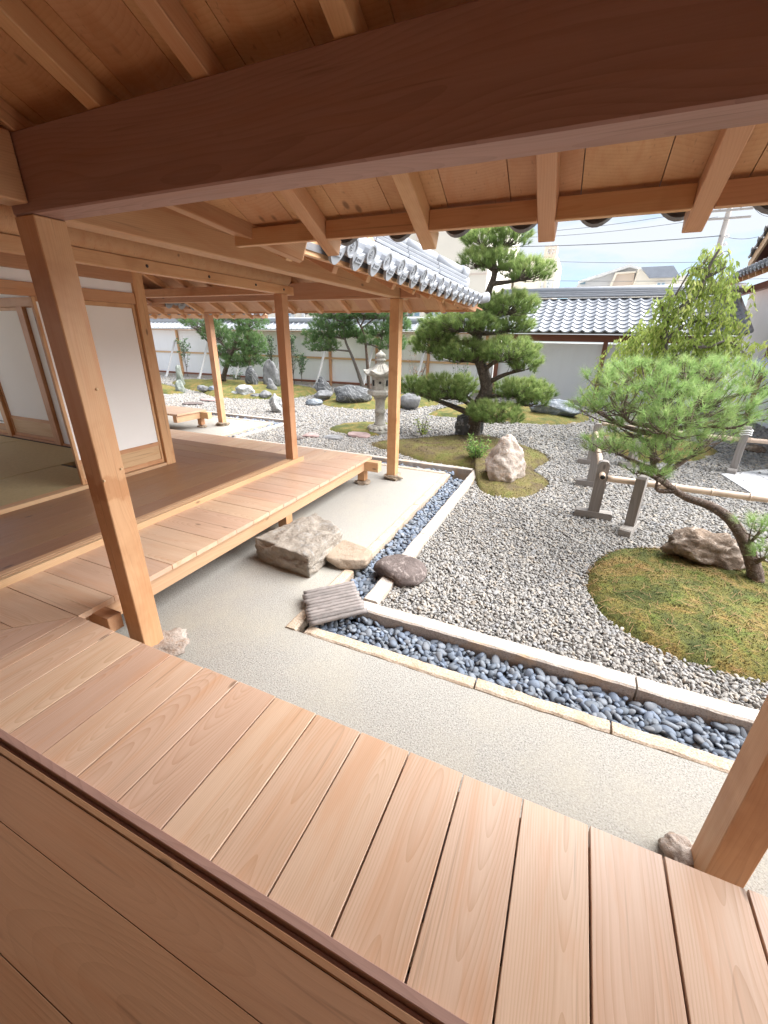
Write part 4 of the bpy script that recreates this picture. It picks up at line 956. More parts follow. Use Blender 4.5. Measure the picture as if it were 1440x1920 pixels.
rock_px('small pale blue rock in the gravel before the dome rock', 569, 601, 748, 761, 'r_blue', 45, cuts=6)
rock_px('pitted whitish rock standing alone in the gravel, left of centre post', 494, 531, 743, 775, 'r_white', 46, taper=.5, cuts=10, rough=.2)
rock_px('pale streaked boulder on the far left moss', 436, 476, 720, 742, 'r_white', 47, zb=.05, cuts=7)
rock_px('small pale stone beside the pale streaked boulder', 430, 450, 733, 744, 'r_white', 57, cuts=6)
rock_px('low grey stone at the edge of the far left moss', 462, 486, 737, 747, 'r_grey', 58, cuts=6)
rock_px('rounded grey stone next to the low one on far left moss', 482, 506, 733, 748, 'r_grey', 59, cuts=6)
rock_px('tall dark peak rock behind the inner post', 482, 527, 672, 722, 'r_grey', 48, zb=.2, taper=.5, cuts=8, depth=.6)
rock_px('dark shoulder rock left of the tall peak', 452, 487, 684, 724, 'r_black', 49, zb=.2, taper=.35, cuts=8, depth=.6)
rock_px('small dark block in front of the tall peak', 494, 517, 706, 732, 'r_grey', 50, zb=.12, taper=.2, cuts=8)
rock_px('slim standing stone of grey schist at the far left', 327, 345, 686, 721, 'r_green', 51, zb=.1, cubic=.5, taper=.3, cuts=7, depth=.6)
rock_px('greenish stone below the slim standing stone', 322, 346, 712, 737, 'r_green', 52, taper=.3, cuts=7)
rock_px('low grey stone half sunk in the far left moss strip', 366, 388, 722, 733, 'r_grey', 60, zb=.08, cuts=6)
rock_px('pale blue low stone next to the distant post', 386, 412, 724, 734, 'r_blue', 61, zb=.08, cuts=6)
rock_px('smooth grey sloping rock right of the left post', 745, 787, 738, 766, 'r_grey', 53, zb=.05, cuts=4, rough=.05)
rock_px('long blue-grey rock on the far moss right of the big pine', 994, 1082, 752, 783, 'r_blue', 54, zb=.05, cuts=8, depth=.5)
rock_px('tan flat rock on the moss under the weeping tree', 1112, 1150, 818, 834, 'r_tan', 62, cuts=6)
rock_px('small brown boulder at the right edge behind the pole stands', 1400, 1432, 836, 850, 'r_brown', 64, cuts=6)
def flatstone(lab, px, py, wpx, mat, seed):
    p = at_z(px, py, 0); w = wpx*m_per_px(p); rock(lab, (p.x, p.y, -.02), (w, w*.75, .11), mat, seed, 'stepping_stone', cat='stepping stone', cuts=4, rough=.06, flat_top=.4, sink=.1, cubic=.2)
flatstone('small dark stepping stone next to the inner post foot', 553, 823, 36, 'r_dark', 71)
flatstone('grey flat stepping stone between inner post and lantern, leftmost visible', 582, 819, 36, 'r_redflat', 72)
flatstone('grey-green flat stepping stone in the middle of the row', 624, 822, 40, 'r_grey', 73)
flatstone('purplish flat stepping stone touching the lantern moss', 674, 818, 52, 'r_redflat', 74)
flatstone('distant reddish flat stone in the gravel past the far veranda', 396, 752, 40, 'r_redflat', 75)
flatstone('distant dark flat stone left of the reddish one', 362, 759, 40, 'r_dark', 76)

# paved path at the right
path = empty('paved_path', (2.9, 6.9, 0), 'pale grey paving slabs in the gravel at the right edge', 'paving')
for a, b in ((0, .62), (.63, 1.30), (1.31, 2.0), (2.01, 2.7)):
    ux, uy = Vector((.76, .65)), Vector((.18, -1.2)).normalized()
    q0 = Vector((2.22, 7.5)); P = lambda s_, t_: tuple(q0+ux*s_+uy*t_)
    slab('paving_slab', [P(a, 0), P(b, 0), P(b, 1.5), P(a, 1.5)], -.03, .03, .7, 'slab', path)

# ------------------------------------------------------------------ stone lantern
lb = at_z(712, 806, .06)
lan = empty('stone_lantern', (lb.x, lb.y, .05), 'weathered granite garden lantern with flared roof and onion finial', 'lantern')
L0 = Vector((lb.x, lb.y, .0))
lathe('base', [(.30, .0), (.31, .07), (.27, .12), (.22, .15), (.19, .19), (.15, .20)], 'lantern', lan, L0, 12, False)
for i in range(12):
    a = 6.283*i/12; o = put('base_petal', rock_mesh('petal', (.13, .10, .10), 3, sub=2, cuts=0, rough=.02), 'lantern', lan, L0+Vector((.245*math.cos(a), .245*math.sin(a), .10)), (0, 0, a))
lathe('shaft', [(.145, .19), (.14, .24), (.115, .27), (.112, .47), (.128, .485), (.132, .52), (.128, .555), (.112, .57), (.114, .77), (.14, .80), (.15, .84)], 'lantern', lan, L0, 24)
lathe('platform', [(.15, .84), (.22, .89), (.30, .92), (.305, .99), (.27, 1.02), (.2, 1.022)], 'lantern', lan, L0, 6, False, .4)
fb = lathe('fire_box', [(.205, 1.022), (.205, 1.31), (.2, 1.312)], 'lantern', lan, L0, 6, False, .4)
for i in range(6):
    a = .4+math.pi/6+i*math.pi/3
    if i % 2: o = put('window', box_mesh(.012, .085, .13, 'shade_black', .001), None, lan, L0+Vector((.1785*math.cos(a), .1785*math.sin(a), 1.175)), (0, 0, a))  # black plates painted as the shade in openings; the fire box is solid
    else: o = lathe('round_window_shade', [(.03, 0), (.03, .006)], 'shade_black', lan, L0+Vector((.176*math.cos(a), .176*math.sin(a), 1.19)), 12, False); o.rotation_euler = (0, math.pi/2, a)
V, F = [], []; seg = 48; prof = [(.20, 1.312, 0), (.37, 1.345, .3), (.385, 1.385, .5), (.30, 1.43, .22), (.22, 1.49, .06), (.15, 1.56, 0), (.10, 1.60, 0)]
for r_, z, cu in prof:
    for i in range(seg):
        a = 2*math.pi*i/seg; k_ = (math.cos(6*(a-.4))+1)/2; k_ = k_**2.5; rib = .006*math.cos(24*a) if .12 < r_ < .35 else 0
        rr = r_*(.88+.15*k_)+rib; V.append((rr*math.cos(a), rr*math.sin(a), z+cu*.16*k_))
for i in range(len(prof)-1):
    for j in range(seg): F.append((i*seg+j, i*seg+(j+1) % seg, (i+1)*seg+(j+1) % seg, (i+1)*seg+j))
F.append(tuple(range(seg))[::-1]); F.append(tuple(range((len(prof)-1)*seg, len(prof)*seg)))
put('roof', mesh_np('roof', V, F, False), 'lantern', lan, L0)
lathe('finial', [(.10, 1.598), (.105, 1.61), (.085, 1.63), (.085, 1.645), (.12, 1.66), (.125, 1.69), (.09, 1.71), (.095, 1.725), (.118, 1.76), (.11, 1.80), (.06, 1.835), (.03, 1.85), (.022, 1.875), (.004, 1.885)], 'lantern', lan, L0, 24)

for o in lan.children:
    o.location = (o.location-(L0-lan.location))*.85+(L0-lan.location); o.scale = (.85, .85, .85)

# ------------------------------------------------------------------ pole stands with bamboo rails
def stand(lab, x, y, rz, hole=True, h=.66):
    e = empty('pole_stand', (x, y, 0), lab, 'stand', 'weathered wooden stands carrying bamboo rails')
    ca, sa_ = math.cos(rz), math.sin(rz)
    # foot with an arched underside
    V, F = [], []; prof = [(-.19, 0), (-.12, 0), (-.105, .018), (.105, .018), (.12, 0), (.19, 0), (.19, .075), (.175, .088), (-.175, .088), (-.19, .075)]; n = len(prof)
    for yy in (-.055, .055): V += [(a, yy, b) for a, b in prof]
    F = [tuple(range(n)), tuple(range(n, 2*n))[::-1]]+[(i, n+i, n+(i+1) % n, (i+1) % n) for i in range(n)]
    put('foot', mesh_np('foot', V, F), 'grey_wood', e, (x, y, .0), (0, 0, rz))
    prof = [(-.055, .086), (.055, .086), (.055, h-.035), (.04, h-.01), (.02, h), (-.02, h), (-.04, h-.01), (-.055, h-.035)]; n = len(prof); V = []
    for yy in (-.045, .045): V += [(a, yy, b) for a, b in prof]
    F = [tuple(range(n)), tuple(range(n, 2*n))[::-1]]+[(i, n+i, n+(i+1) % n, (i+1) % n) for i in range(n)]
    Vl = [(c2, b2, -a2) for a2, b2, c2 in V]        # length along local X for the grain
    o = put('upright', mesh_np('upright', Vl, F), 'grey_wood', e, (x, y, 0)); o.rotation_euler = (Matrix.Rotation(rz, 3, 'Z') @ Matrix.Rotation(-math.pi/2, 3, 'Y')).to_euler()
    return e
def rail(lab, p0, p1, r=.032):
    e = empty('bamboo_rail', p0, lab, 'bamboo pole', 'bamboo rails on the stands'); p0, p1 = Vector(p0), Vector(p1); L = (p1-p0).length; n = max(8, int(L/.05)); path, rad = [], []
    for i in range(n+1):
        t = i/n; d = t*L; path.append(p0.lerp(p1, t)); q = (d % .30); rad.append(r*(1.10 if q < .05 and i else 1.0)*(1-.1*t))
    tube('pole', path, rad, 'bamboo', e, 14); dd = (p1-p0).normalized(); tube('hollow_shade', [p0-dd*.002, p0+dd*.03], r*.8, 'shade_black', e, 14)  # black plug stands for the shade inside the hollow pole
    for d in np.arange(.3, L, .30):
        c1 = p0+dd*d; tube('node_ring', [c1-dd*.006, c1+dd*.006], r*1.12, 'bamboo', e, 14)
stand('front stand with T foot and a bamboo pole poking through its top', .425, 4.88, .0)
stand('second stand directly behind the front one, its pole running back', .42, 6.05, 0)
stand('third stand of the row running away from the viewer', .43, 7.25, 0)
stand('stand with a turned foot holding the pale rail, right of the front stand', .765, 4.63, 1.25, h=.62)
stand('stand at the far right with a white tie, behind the paving', 2.42, 7.75, 1.2, h=.72)
stand('leaning stand cut off by the right edge of the picture', 3.0, 7.75, 1.2, h=.7)
stand('stand hidden under the pine needles, near the weeping tree moss', 1.02, 7.4, .5)
rail('bamboo pole through the front stand, running straight back', (.425, 4.72, .52), (.42, 7.5, .52), .030)
rail('pale bamboo rail lying across behind the leaning trunk', (.47, 4.72, .515), (2.9, 4.75, .495), .034)
rail('short far bamboo rail at the right edge above the gravel', (1.9, 7.75, .52), (4.0, 7.8, .50), .035)
rail('partly hidden bamboo rail behind the pine needles', (.5, 7.6, .60), (1.6, 7.5, .58), .03)
tieo = empty('white_tie', (2.42, 7.75, .66), 'white cord tie wrapped on the top of the far right stand', 'tie')
for q in range(3): tube('loop', [(2.42+.07*math.cos(t), 7.75+.07*math.sin(t), .60+q*.03+.01*math.sin(3*t)) for t in np.linspace(0, 6.3, 14)], .009, 'rope', tieo, 6)

# ------------------------------------------------------------------ garden wall at the back
WY = 14.75
wall = empty('garden_wall', (-8, WY, 0), 'long white plaster garden wall with low tiled cap, behind the garden', 'wall')
block('plaster_face', -24, -2.62, WY, WY+.22, .12, 1.98, 'plaster', wall, 0)
block('base_stone', -24, -2.62, WY-.06, WY+.26, -.05, .12, 'granite', wall)
block('base_timber', -24, -2.62, WY-.05, WY-.005, .14, .22, 'red_wood', wall)
block('cap_board', -24, -2.62, WY-.30, WY+.5, 1.985, 2.01, 'beam', wall)
x = -23.9; T_CAP = box_mesh(.60, .225, .03, 'tile', .006); T_ROLL = None
while x < -2.7:
    o = put('cap_tile', T_CAP, None, wall, (x, WY-.15, 2.17)); o.rotation_euler = (0, -.46, math.pi/2) ; o.rotation_euler = (Matrix.Rotation(math.pi/2, 3, 'Z') @ Matrix.Rotation(-.42, 3, 'Y')).to_euler()
    r = beam('cap_roll', (x+.12, WY-.44, 2.065), (x+.12, WY+.12, 2.315), .05, .05, 'tile', wall, .012); x += .243
block('ridge_tile', -24, -2.7, WY+.06, WY+.30, 2.30, 2.40, 'tile', wall, .01)
tube('ridge_cap', [(-24, WY+.18, 2.43), (-2.7, WY+.18, 2.43)], .07, 'tile', wall, 14)
px = -22.6
while px < -2.7:
    block('post', px, px+.085, WY-.09, WY-.005, .05, 1.98, 'post', wall); beam('brace', (px-.22, WY-.75, .05), (px-.05, WY-.13, 1.55), .07, .07, 'slab', wall)
    block('short_stub', px-.30, px-.2, WY-.80, WY-.70, -.05, .12, 'slab', wall); px += 1.97
block('rail', -24, -2.7, WY-.055, WY-.006, 1.03, 1.10, 'pale', wall)

# taller tiled shed/gate range at the right
gate = empty('tiled_gate_range', (0, WY, 0), 'white walled range with large silver wave-tiled roof behind the weeping tree', 'building')
block('plaster_face', -2.55, 3.7, WY+.05, WY+.25, 0, 1.75, 'plaster', gate, 0)
block('eave_beam', -2.6, 3.7, WY-.10, WY+.04, 1.80, 2.0, 'red_wood', gate)
for x in (-2.55, .55, 3.3): block('post', x, x+.12, WY-.07, WY+.045, 0, 1.80, 'red_wood', gate)
block('base_stone', -2.6, 3.7, WY-.03, WY+.3, -.05, .10, 'granite', gate)
def rfun(x, y_): return 2.03+.46*(y_-(WY-.75))
slab('roof_sheet', [(-2.65, WY-.70), (3.75, WY-.70), (3.75, WY+1.55), (-2.65, WY+1.55)], lambda x, y_: rfun(x, y_)-.035, rfun, 0, 'tile_dark', gate)
slab('roof_sheet', [(-2.65, WY+1.56), (3.75, WY+1.56), (3.75, WY+3.7), (-2.65, WY+3.7)], lambda x, y_: 3.05-.46*(y_-WY-1.55), lambda x, y_: 3.09-.46*(y_-WY-1.55), 0, 'tile_dark', gate)
GT_E = roof_tile_mesh(.29, .285, None, 'tile', .03, .034); GT = roof_tile_mesh(.29, .285, None, 'tile', .03, .034)
Mg = Matrix((Vector((1, 0, 0)), Vector((0, c_, s_)), Vector((0, -s_, c_)))).transposed().to_euler()
for r_ in range(9):
    for j in range(22):
        d = r_*.262*c_; o = put('eave_tile' if r_ == 0 else 'roof_tile', GT_E if r_ == 0 else GT, None, gate, (-2.5+j*.29, WY-.80+d, rfun(0, WY-.80+d)+.055)); o.rotation_euler = Mg
for q, (w_, z) in enumerate(((.46, 3.12), (.40, 3.17), (.34, 3.22))): block('ridge_tile', -2.75, 3.85, WY+1.5-w_/2, WY+1.5+w_/2, z, z+.045, 'tile', gate, .008)
tube('ridge_cap', [(-2.8, WY+1.5, 3.31), (3.9, WY+1.5, 3.31)], .10, 'tile', gate, 16)
beam('verge_roll', (3.75, WY-.80, rfun(0, WY-.8)+.10), (3.75, WY+1.4, rfun(0, WY+1.4)+.10), .12, .12, 'tile', gate, .03)
beam('verge_roll', (-2.62, WY-.80, rfun(0, WY-.8)+.10), (-2.62, WY+1.4, rfun(0, WY+1.4)+.10), .12, .12, 'tile', gate, .03)

# right-hand building
rb = empty('right_hall', (4.6, 11, 0), 'white plaster hall with timber posts and tiled eaves at the right edge', 'building')
block('plaster_face', 4.25, 4.45, 8.0, 17.0, 0, 3.3, 'plaster', rb, 0)
block('gable_wall', 4.46, 9.0, 8.0, 8.2, 0, 3.3, 'plaster', rb, 0)
for y_ in (8.4, 10.2, 12.0, 13.8): block('post', 4.17, 4.249, y_, y_+.12, 0, 3.3, 'red_wood', rb)
block('gutter_pipe', 3.60, 3.68, 10.0, 10.08, 0, 2.62, 'pipe', rb); block('gutter_pipe', 3.5, 4.24, 12.2, 12.26, 2.72, 2.78, 'pipe', rb)
block('eave_beam', 3.9, 4.03, 8, 17, 3.12, 3.28, 'red_wood', rb)
def rr_(x, y_): return 3.40+.40*(x-3.25)
slab('eave_soffit', [(3.25, 8.0), (3.25, 17.5), (4.6, 17.5), (4.6, 8.0)], lambda x, y_: rr_(x, y_)-.08, lambda x, y_: rr_(x, y_)-.02, 0, 'red_wood', rb)
y_ = 8.3
while y_ < 17: beam('rafter', (3.3, y_, rr_(3.3, 0)-.13), (4.3, y_, rr_(4.3, 0)-.13), .06, .08, 'post', rb); y_ += .45
th = math.atan(.40)
for r_ in range(5):
    for j in range(38):
        yj = 17.4-j*.245; d = r_*.21
        o = put('eave_tile' if r_ == 0 else 'roof_tile', T_EAVE if r_ == 0 else T_PLAIN, None, rb, (3.2+d, yj, rr_(3.2+d, 0)+.04)); o.rotation_euler = Matrix((Vector((0, -1, 0)), Vector((math.cos(th), 0, math.sin(th))), Vector((-math.sin(th), 0, math.cos(th))))).transposed().to_euler()
# upper gable: its verge climbs towards the viewer
gy0, gy1 = 14.2, 9.4; gz0, gz1 = 3.72, 6.6
slab('gable_roof', [(3.35, gy1), (9, gy1), (9, gy0), (3.35, gy0)], lambda x, y_: gz0+(gz1-gz0)*(gy0-y_)/(gy0-gy1)-.1, lambda x, y_: gz0+(gz1-gz0)*(gy0-y_)/(gy0-gy1), 0, 'red_wood', rb)
beam('barge_board', (3.36, gy0, gz0-.16), (3.36, gy1, gz1-.16), .05, .22, 'pale', rb)
block('gable_wall', 4.3, 4.42, gy1, 13.0, 3.3, 5.6, 'red_wood', rb, 0)
n = 18
for i in range(n):
    t = (i+.5)/n; o = put('verge_tile', T_DARK, None, rb, (3.30, gy0+(gy1-gy0)*t, gz0+(gz1-gz0)*t+.03)); al = math.atan2(gz1-gz0, gy0-gy1)
    o.rotation_euler = Matrix((Vector((0, -math.cos(al), math.sin(al))), Vector((1, 0, 0)), Vector((0, math.sin(al), math.cos(al))))).transposed().to_euler()
low = empty('low_side_roof', (4.0, 10.2, 0), 'small grey tiled lean-to roof low at the right edge', 'roof')
pl = at_y(1428, 690, 9.0)
slab('roof_sheet', [(pl.x-.12, 8.0), (pl.x-.12, 10.2), (4.24, 10.2), (4.24, 8.0)], lambda x, y_: pl.z-.02+.3*(x-pl.x), lambda x, y_: pl.z+.03+.3*(x-pl.x), 0, 'slate', low)
block('bracket', 3.2, 4.2, 9.9, 9.98, pl.z-.25, pl.z-.17, 'red_wood', low)

# ------------------------------------------------------------------ town beyond the wall
def px_box(name, pxl, pxr, pyt, pyb, Y, dep, mat, parent):
    a = at_y(pxl, pyb, Y); b = at_y(pxr, pyt, Y); return block(name, min(a.x, b.x), max(a.x, b.x), Y, Y+dep, a.z, b.z, mat, parent, 0)
def window(parent, pxl, pxr, pyt, pyb, Y, panes=2):
    a = at_y(pxl, pyb, Y); b = at_y(pxr, pyt, Y); w = b.x-a.x
    fo = block('window', a.x, b.x, Y-.10, Y-.005, a.z, b.z, 'frame_metal', parent, .01)
    for i in range(panes): block('pane', a.x+.06+i*w/panes, a.x+(i+1)*w/panes-.06, Y-.13, Y-.101, a.z+.07, b.z-.07, 'window_glass', fo, 0)
ap = empty('apartment_block', (-18, 30, 0), 'large cream apartment block with paired windows behind the left eave', 'building')
A0, A1 = at_y(300, 600, 30), at_y(905, 600, 30); block('wall', -40, A1.x, 30, 42, 0, 12.5, 'cream_wall', ap, 0)
for z in (5.6, 8.6): block('joint_line', -40, A1.x, 29.96, 29.999, z, z+.10, 'beige_siding', ap, 0)
for l, r in ((541, 552), (765, 789), (801, 829), (700, 722), (640, 655)): window(ap, l, r, 578, 595, 30)
for l, r in ((355, 380), (430, 445)): window(ap, l, r, 575, 590, 30)
px_box('drain_pipe', 566, 569, 560, 600, 29.85, .1, 'frame_metal', ap); px_box('balcony', 780, 800, 430, 450, 29.6, .4, 'beige_siding', ap)
ob = empty('orange_house', (-44, 34, 0), 'pale orange house glimpsed at the far left over the wall', 'building')
px_box('wall', 298, 345, 565, 622, 29.5, .3, 'beige_siding', ob); window(ob, 305, 318, 585, 600, 29.4)
tw = empty('cream_tower', (-3.6, 40, 0), 'narrow cream building with square rooftop sign box, right of the big pine', 'building')
px_box('wall', 960, 1047, 482, 560, 40, 6, 'cream_wall', tw); px_box('sign_box', 1019, 1046, 459, 483, 40.2, 1.2, 'beige_siding', tw)
a = at_y(1019, 483, 40.19); b = at_y(1046, 459, 40.19); sx, sz = b.x-a.x, b.z-a.z
for u0, u1, v0, v1 in ((.25, .5, .68, .74), (.25, .31, .5, .74), (.55, .8, .68, .74), (.62, .67, .5, .74), (.2, .48, .40, .46), (.55, .85, .40, .46), (.35, .40, .25, .46), (.55, .6, .22, .46)): block('sign_mark', a.x+u0*sx, a.x+u1*sx, 40.12, 40.199, a.z+v0*sz, a.z+v1*sz, 'frame_metal', tw, 0)
window(tw, 1012, 1020, 528, 548, 40, 1); window(tw, 1022, 1036, 524, 546, 40, 2)
tube('antenna', [at_y(1033, 459, 40.5), at_y(1033, 445, 40.5)], .05, 'frame_metal', tw, 6)
h1 = empty('grey_house', (1, 44, 0), 'grey sided house with low curved-looking gable, over the tiled roof ridge', 'building')
def gpoly(nm, pts_, Y, dep, mat, par):
    P = [at_y(p[0], p[1], Y) for p in pts_]; n = len(P); o = P[0]; V = [(p.x-o.x, 0, p.z-o.z) for p in P]+[(p.x-o.x, dep, p.z-o.z) for p in P]
    F = [tuple(range(n)), tuple(range(n, 2*n))[::-1]]+[(i, n+i, n+(i+1) % n, (i+1) % n) for i in range(n)]
    me = mesh_np(nm, V, F); bm = bmesh.new(); bm.from_mesh(me); bmesh.ops.recalc_face_normals(bm, faces=bm.faces); bm.to_mesh(me); bm.free(); put(nm, me, mat, par, o)
gpoly('wall', [(1064, 560), (1090, 525), (1182, 500), (1199, 504), (1199, 560)], 44, 8, 'grey_siding', h1)
gpoly('roof', [(1084, 527), (1180, 496), (1202, 502), (1202, 506), (1181, 501), (1086, 531)], 43.6, 8.6, 'frame_metal', h1)
gpoly('dormer', [(1142, 543), (1156, 514), (1190, 511), (1186, 543)], 43.7, .4, 'beige_siding', h1)
gpoly('dormer_edge', [(1140, 543), (1154, 511), (1192, 508), (1192, 511), (1157, 514), (1145, 543)], 43.5, .25, 'cream_wall', h1)
px_box('window', 1088, 1098, 527, 533, 43.9, .12, 'window_glass', h1)
h2 = empty('slate_house', (4, 42, 0), 'house with blue-grey slate roof beside the grey one', 'building')
gpoly('wall', [(1180, 560), (1200, 502), (1217, 520), (1290, 516), (1290, 560)], 42, 6, 'cream_wall', h2)
gpoly('roof', [(1203, 501), (1263, 498), (1276, 519), (1218, 521)], 41.7, .4, 'slate', h2)
window(h2, 1229, 1248, 529, 541, 41.9, 2)
# utility pole and wires
up0, up1 = at_y(1341, 488, 35), at_y(1370, 380, 35)
ut = empty('utility_pole', (up0.x, 35, 0), 'concrete utility pole with cross arms against the sky', 'utility pole')
tube('shaft', [(up0.x, 35, 0), (up0.x, 35, 9.6)], [.19, .14], 'pole', ut, 12)
for z in (9.0, 8.6): beam('cross_arm', (up0.x-1.1, 34.8, z), (up0.x+1.1, 34.8, z), .10, .10, 'pole', ut)
for q in range(5): lathe('insulator', [(.06, 0), (.08, .06), (.04, .15)], 'slab', ut, (up0.x-1.0+.5*q, 34.8, 9.06), 8)
for z in (7.6, 7.2, 6.7, 6.2): lathe('insulator', [(.07, 0), (.12, .06), (.05, .2)], 'slab', ut, (up0.x+.22, 34.8, z), 8)
def wire(lab, p0, p1, sag=.35, r=.022):
    p0, p1 = Vector(p0), Vector(p1); P = [p0.lerp(p1, t)-Vector((0, 0, sag*4*t*(1-t))) for t in np.linspace(0, 1, 14)]
    o = tube('overhead_wire', P, r*.65, 'wire', None, 5); tag(o, lab, 'wire', 'overhead wires')
wire('overhead wire at the top of the sky, just under the eave', at_y(860, 440, 35), (up0.x-1, 34.8, 9.15)); wire('overhead wire second from the top', at_y(860, 446, 35), (up0.x-.5, 34.8, 8.7))
wire('thicker overhead wire crossing the middle of the sky', at_y(860, 462, 35), (up0.x, 34.9, 7.75), .2, .04)
wire('faint overhead wire above the grey house', at_y(860, 480, 35), (up0.x, 34.9, 6.4), .2); wire('lowest overhead wire above the tiled ridge', at_y(860, 520, 35), at_y(1440, 522, 35), .2)
wire('overhead wire right of the pole, upper', (up0.x+1, 34.8, 9.15), at_y(1470, 398, 34.8)); wire('overhead wire right of the pole, lower', (up0.x, 34.9, 7.75), at_y(1470, 425, 34.8))

# ------------------------------------------------------------------ plants
def needles(tufts, K, ln, w, spread, tints, up=.5, twig=.05):
    """tufts: (n,3) positions, axes (n,3); returns verts, tris, tint"""
    pos, ax = tufts; n = len(pos); P = np.repeat(pos, K, 0); A = np.repeat(ax, K, 0)
    d = A+RNG.normal(0, spread, (n*K, 3)); d /= np.linalg.norm(d, axis=1, keepdims=True)
    s = np.cross(d, RNG.normal(size=(n*K, 3))); s /= np.linalg.norm(s, axis=1, keepdims=True)
    P = P+A*(RNG.random((n*K, 1))-.5)*twig; L = ln*(.65+.5*RNG.random((n*K, 1)))
    tip = P+d*L; tip[:, 2] -= .08*L[:, 0]; V = np.empty((n*K, 3, 3)); V[:, 0] = P-s*w/2; V[:, 1] = P+s*w/2; V[:, 2] = tip
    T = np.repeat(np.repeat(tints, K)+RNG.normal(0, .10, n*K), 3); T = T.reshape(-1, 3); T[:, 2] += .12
    return V.reshape(-1, 3), np.arange(n*K*3).reshape(-1, 3), np.clip(T.ravel(), 0, 1)
def nearest_on(path, p): return min(path, key=lambda q: (q-p).length+max(0, q.z-p.z)*1.2)
def pine(label, trunk_px, Y0, trunk_r, pads, mats, ln=.10, w=.0035, K=55, dens=1.0, axis_up=.9, spread=.42, group=None, base=None, trunks=None, name='pine_tree', twigs=True, shell=.55, grow=(1, 1)):
    base = base if base is not None else at_y(*trunk_px[0], Y0)
    root = empty(name, base, label, 'tree', group)
    tp = smooth_path([at_y(p[0], p[1], Y0+(p[2] if len(p) > 2 else 0)) for p in trunk_px], 6)
    n = len(tp); rad = [trunk_r*(1-.82*(i/(n-1))**.8)*(1+.10*mnoise.noise((i*.9, 3, Y0))) for i in range(n)]; rad[0] *= 1.35; rad[1] *= 1.12
    parts = [tube_data(tp, rad, 12)]; allpos, allax, allt = [], [], []; rs = random.Random(int(Y0*100+len(pads)))
    for pd in pads:
        px, py, rx, rz = pd[:4]; rx *= grow[0]; rz *= grow[1]; dy = pd[4] if len(pd) > 4 else 0; c = at_y(px, py, Y0+dy); s = m_per_px(c); rx, rz = rx*s, rz*s; ry = min(rx, .55)*.9 if len(pd) < 6 else pd[5]
        a = nearest_on(tp[2:], c+Vector((0, 0, -.15))); mid = a.lerp(c, .55)+Vector((rs.uniform(-.05, .05), rs.uniform(-.05, .05), rs.uniform(-.10, .02)))
        bp = smooth_path([a, mid, c-Vector((0, 0, rz*.5))], 5); r0 = min(trunk_r*.42, .012+.10*(c-a).length*.35+.014); parts.append(tube_data(bp, [max(.006, r0*(1-.75*i/(len(bp)-1))) for i in range(len(bp))], 7))
        nt_ = max(10, int(dens*(rx*ry*3.14)*95*(1+rz/rx)))
        for _ in range(nt_):
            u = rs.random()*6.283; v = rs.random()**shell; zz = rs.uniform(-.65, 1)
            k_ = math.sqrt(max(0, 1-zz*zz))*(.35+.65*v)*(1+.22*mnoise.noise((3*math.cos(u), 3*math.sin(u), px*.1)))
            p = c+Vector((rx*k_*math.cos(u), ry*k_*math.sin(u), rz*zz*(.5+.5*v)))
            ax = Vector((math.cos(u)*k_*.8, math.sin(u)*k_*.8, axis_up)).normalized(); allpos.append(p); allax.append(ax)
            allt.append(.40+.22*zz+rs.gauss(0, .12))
            if twigs and rs.random() < .35:
                q = bp[rs.randrange(len(bp)//2, len(bp))]; parts.append(tube_data([q, q.lerp(p, .5)+Vector((0, 0, -.03)), p], [.007, .005, .003], 4, False))
    V, F = join_data(parts); put('trunk', mesh_np('trunk', [Vector(v)-base for v in V], F, True), mats[0], root, base)
    V, F, T = needles((np.array(allpos)-np.array(base), np.array(allax)), K, ln, w, spread, np.array(allt))
    put('crown', mesh_np('crown', V, F, False, T), mats[1], root, base); return root
# the big cloud-pruned black pine
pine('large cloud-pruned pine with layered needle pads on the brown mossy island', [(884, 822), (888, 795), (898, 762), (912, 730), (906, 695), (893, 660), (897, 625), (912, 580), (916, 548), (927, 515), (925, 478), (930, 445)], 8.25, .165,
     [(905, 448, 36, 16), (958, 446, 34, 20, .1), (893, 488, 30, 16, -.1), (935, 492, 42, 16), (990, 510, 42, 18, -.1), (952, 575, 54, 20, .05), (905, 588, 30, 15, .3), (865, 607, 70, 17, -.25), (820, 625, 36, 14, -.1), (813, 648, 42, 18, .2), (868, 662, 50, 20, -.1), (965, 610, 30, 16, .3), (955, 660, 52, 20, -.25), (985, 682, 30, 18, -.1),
      (778, 726, 28, 15, .1), (830, 732, 48, 22, -.1), (868, 725, 26, 16, .3), (980, 733, 52, 18, .2), (1000, 752, 26, 12, .1), (930, 776, 46, 18, -.45), (900, 770, 22, 12, -.3)], ('bark', 'needle'), .115, .0046, 60, 2.5, .95, .46, grow=(1.12, 1.28))
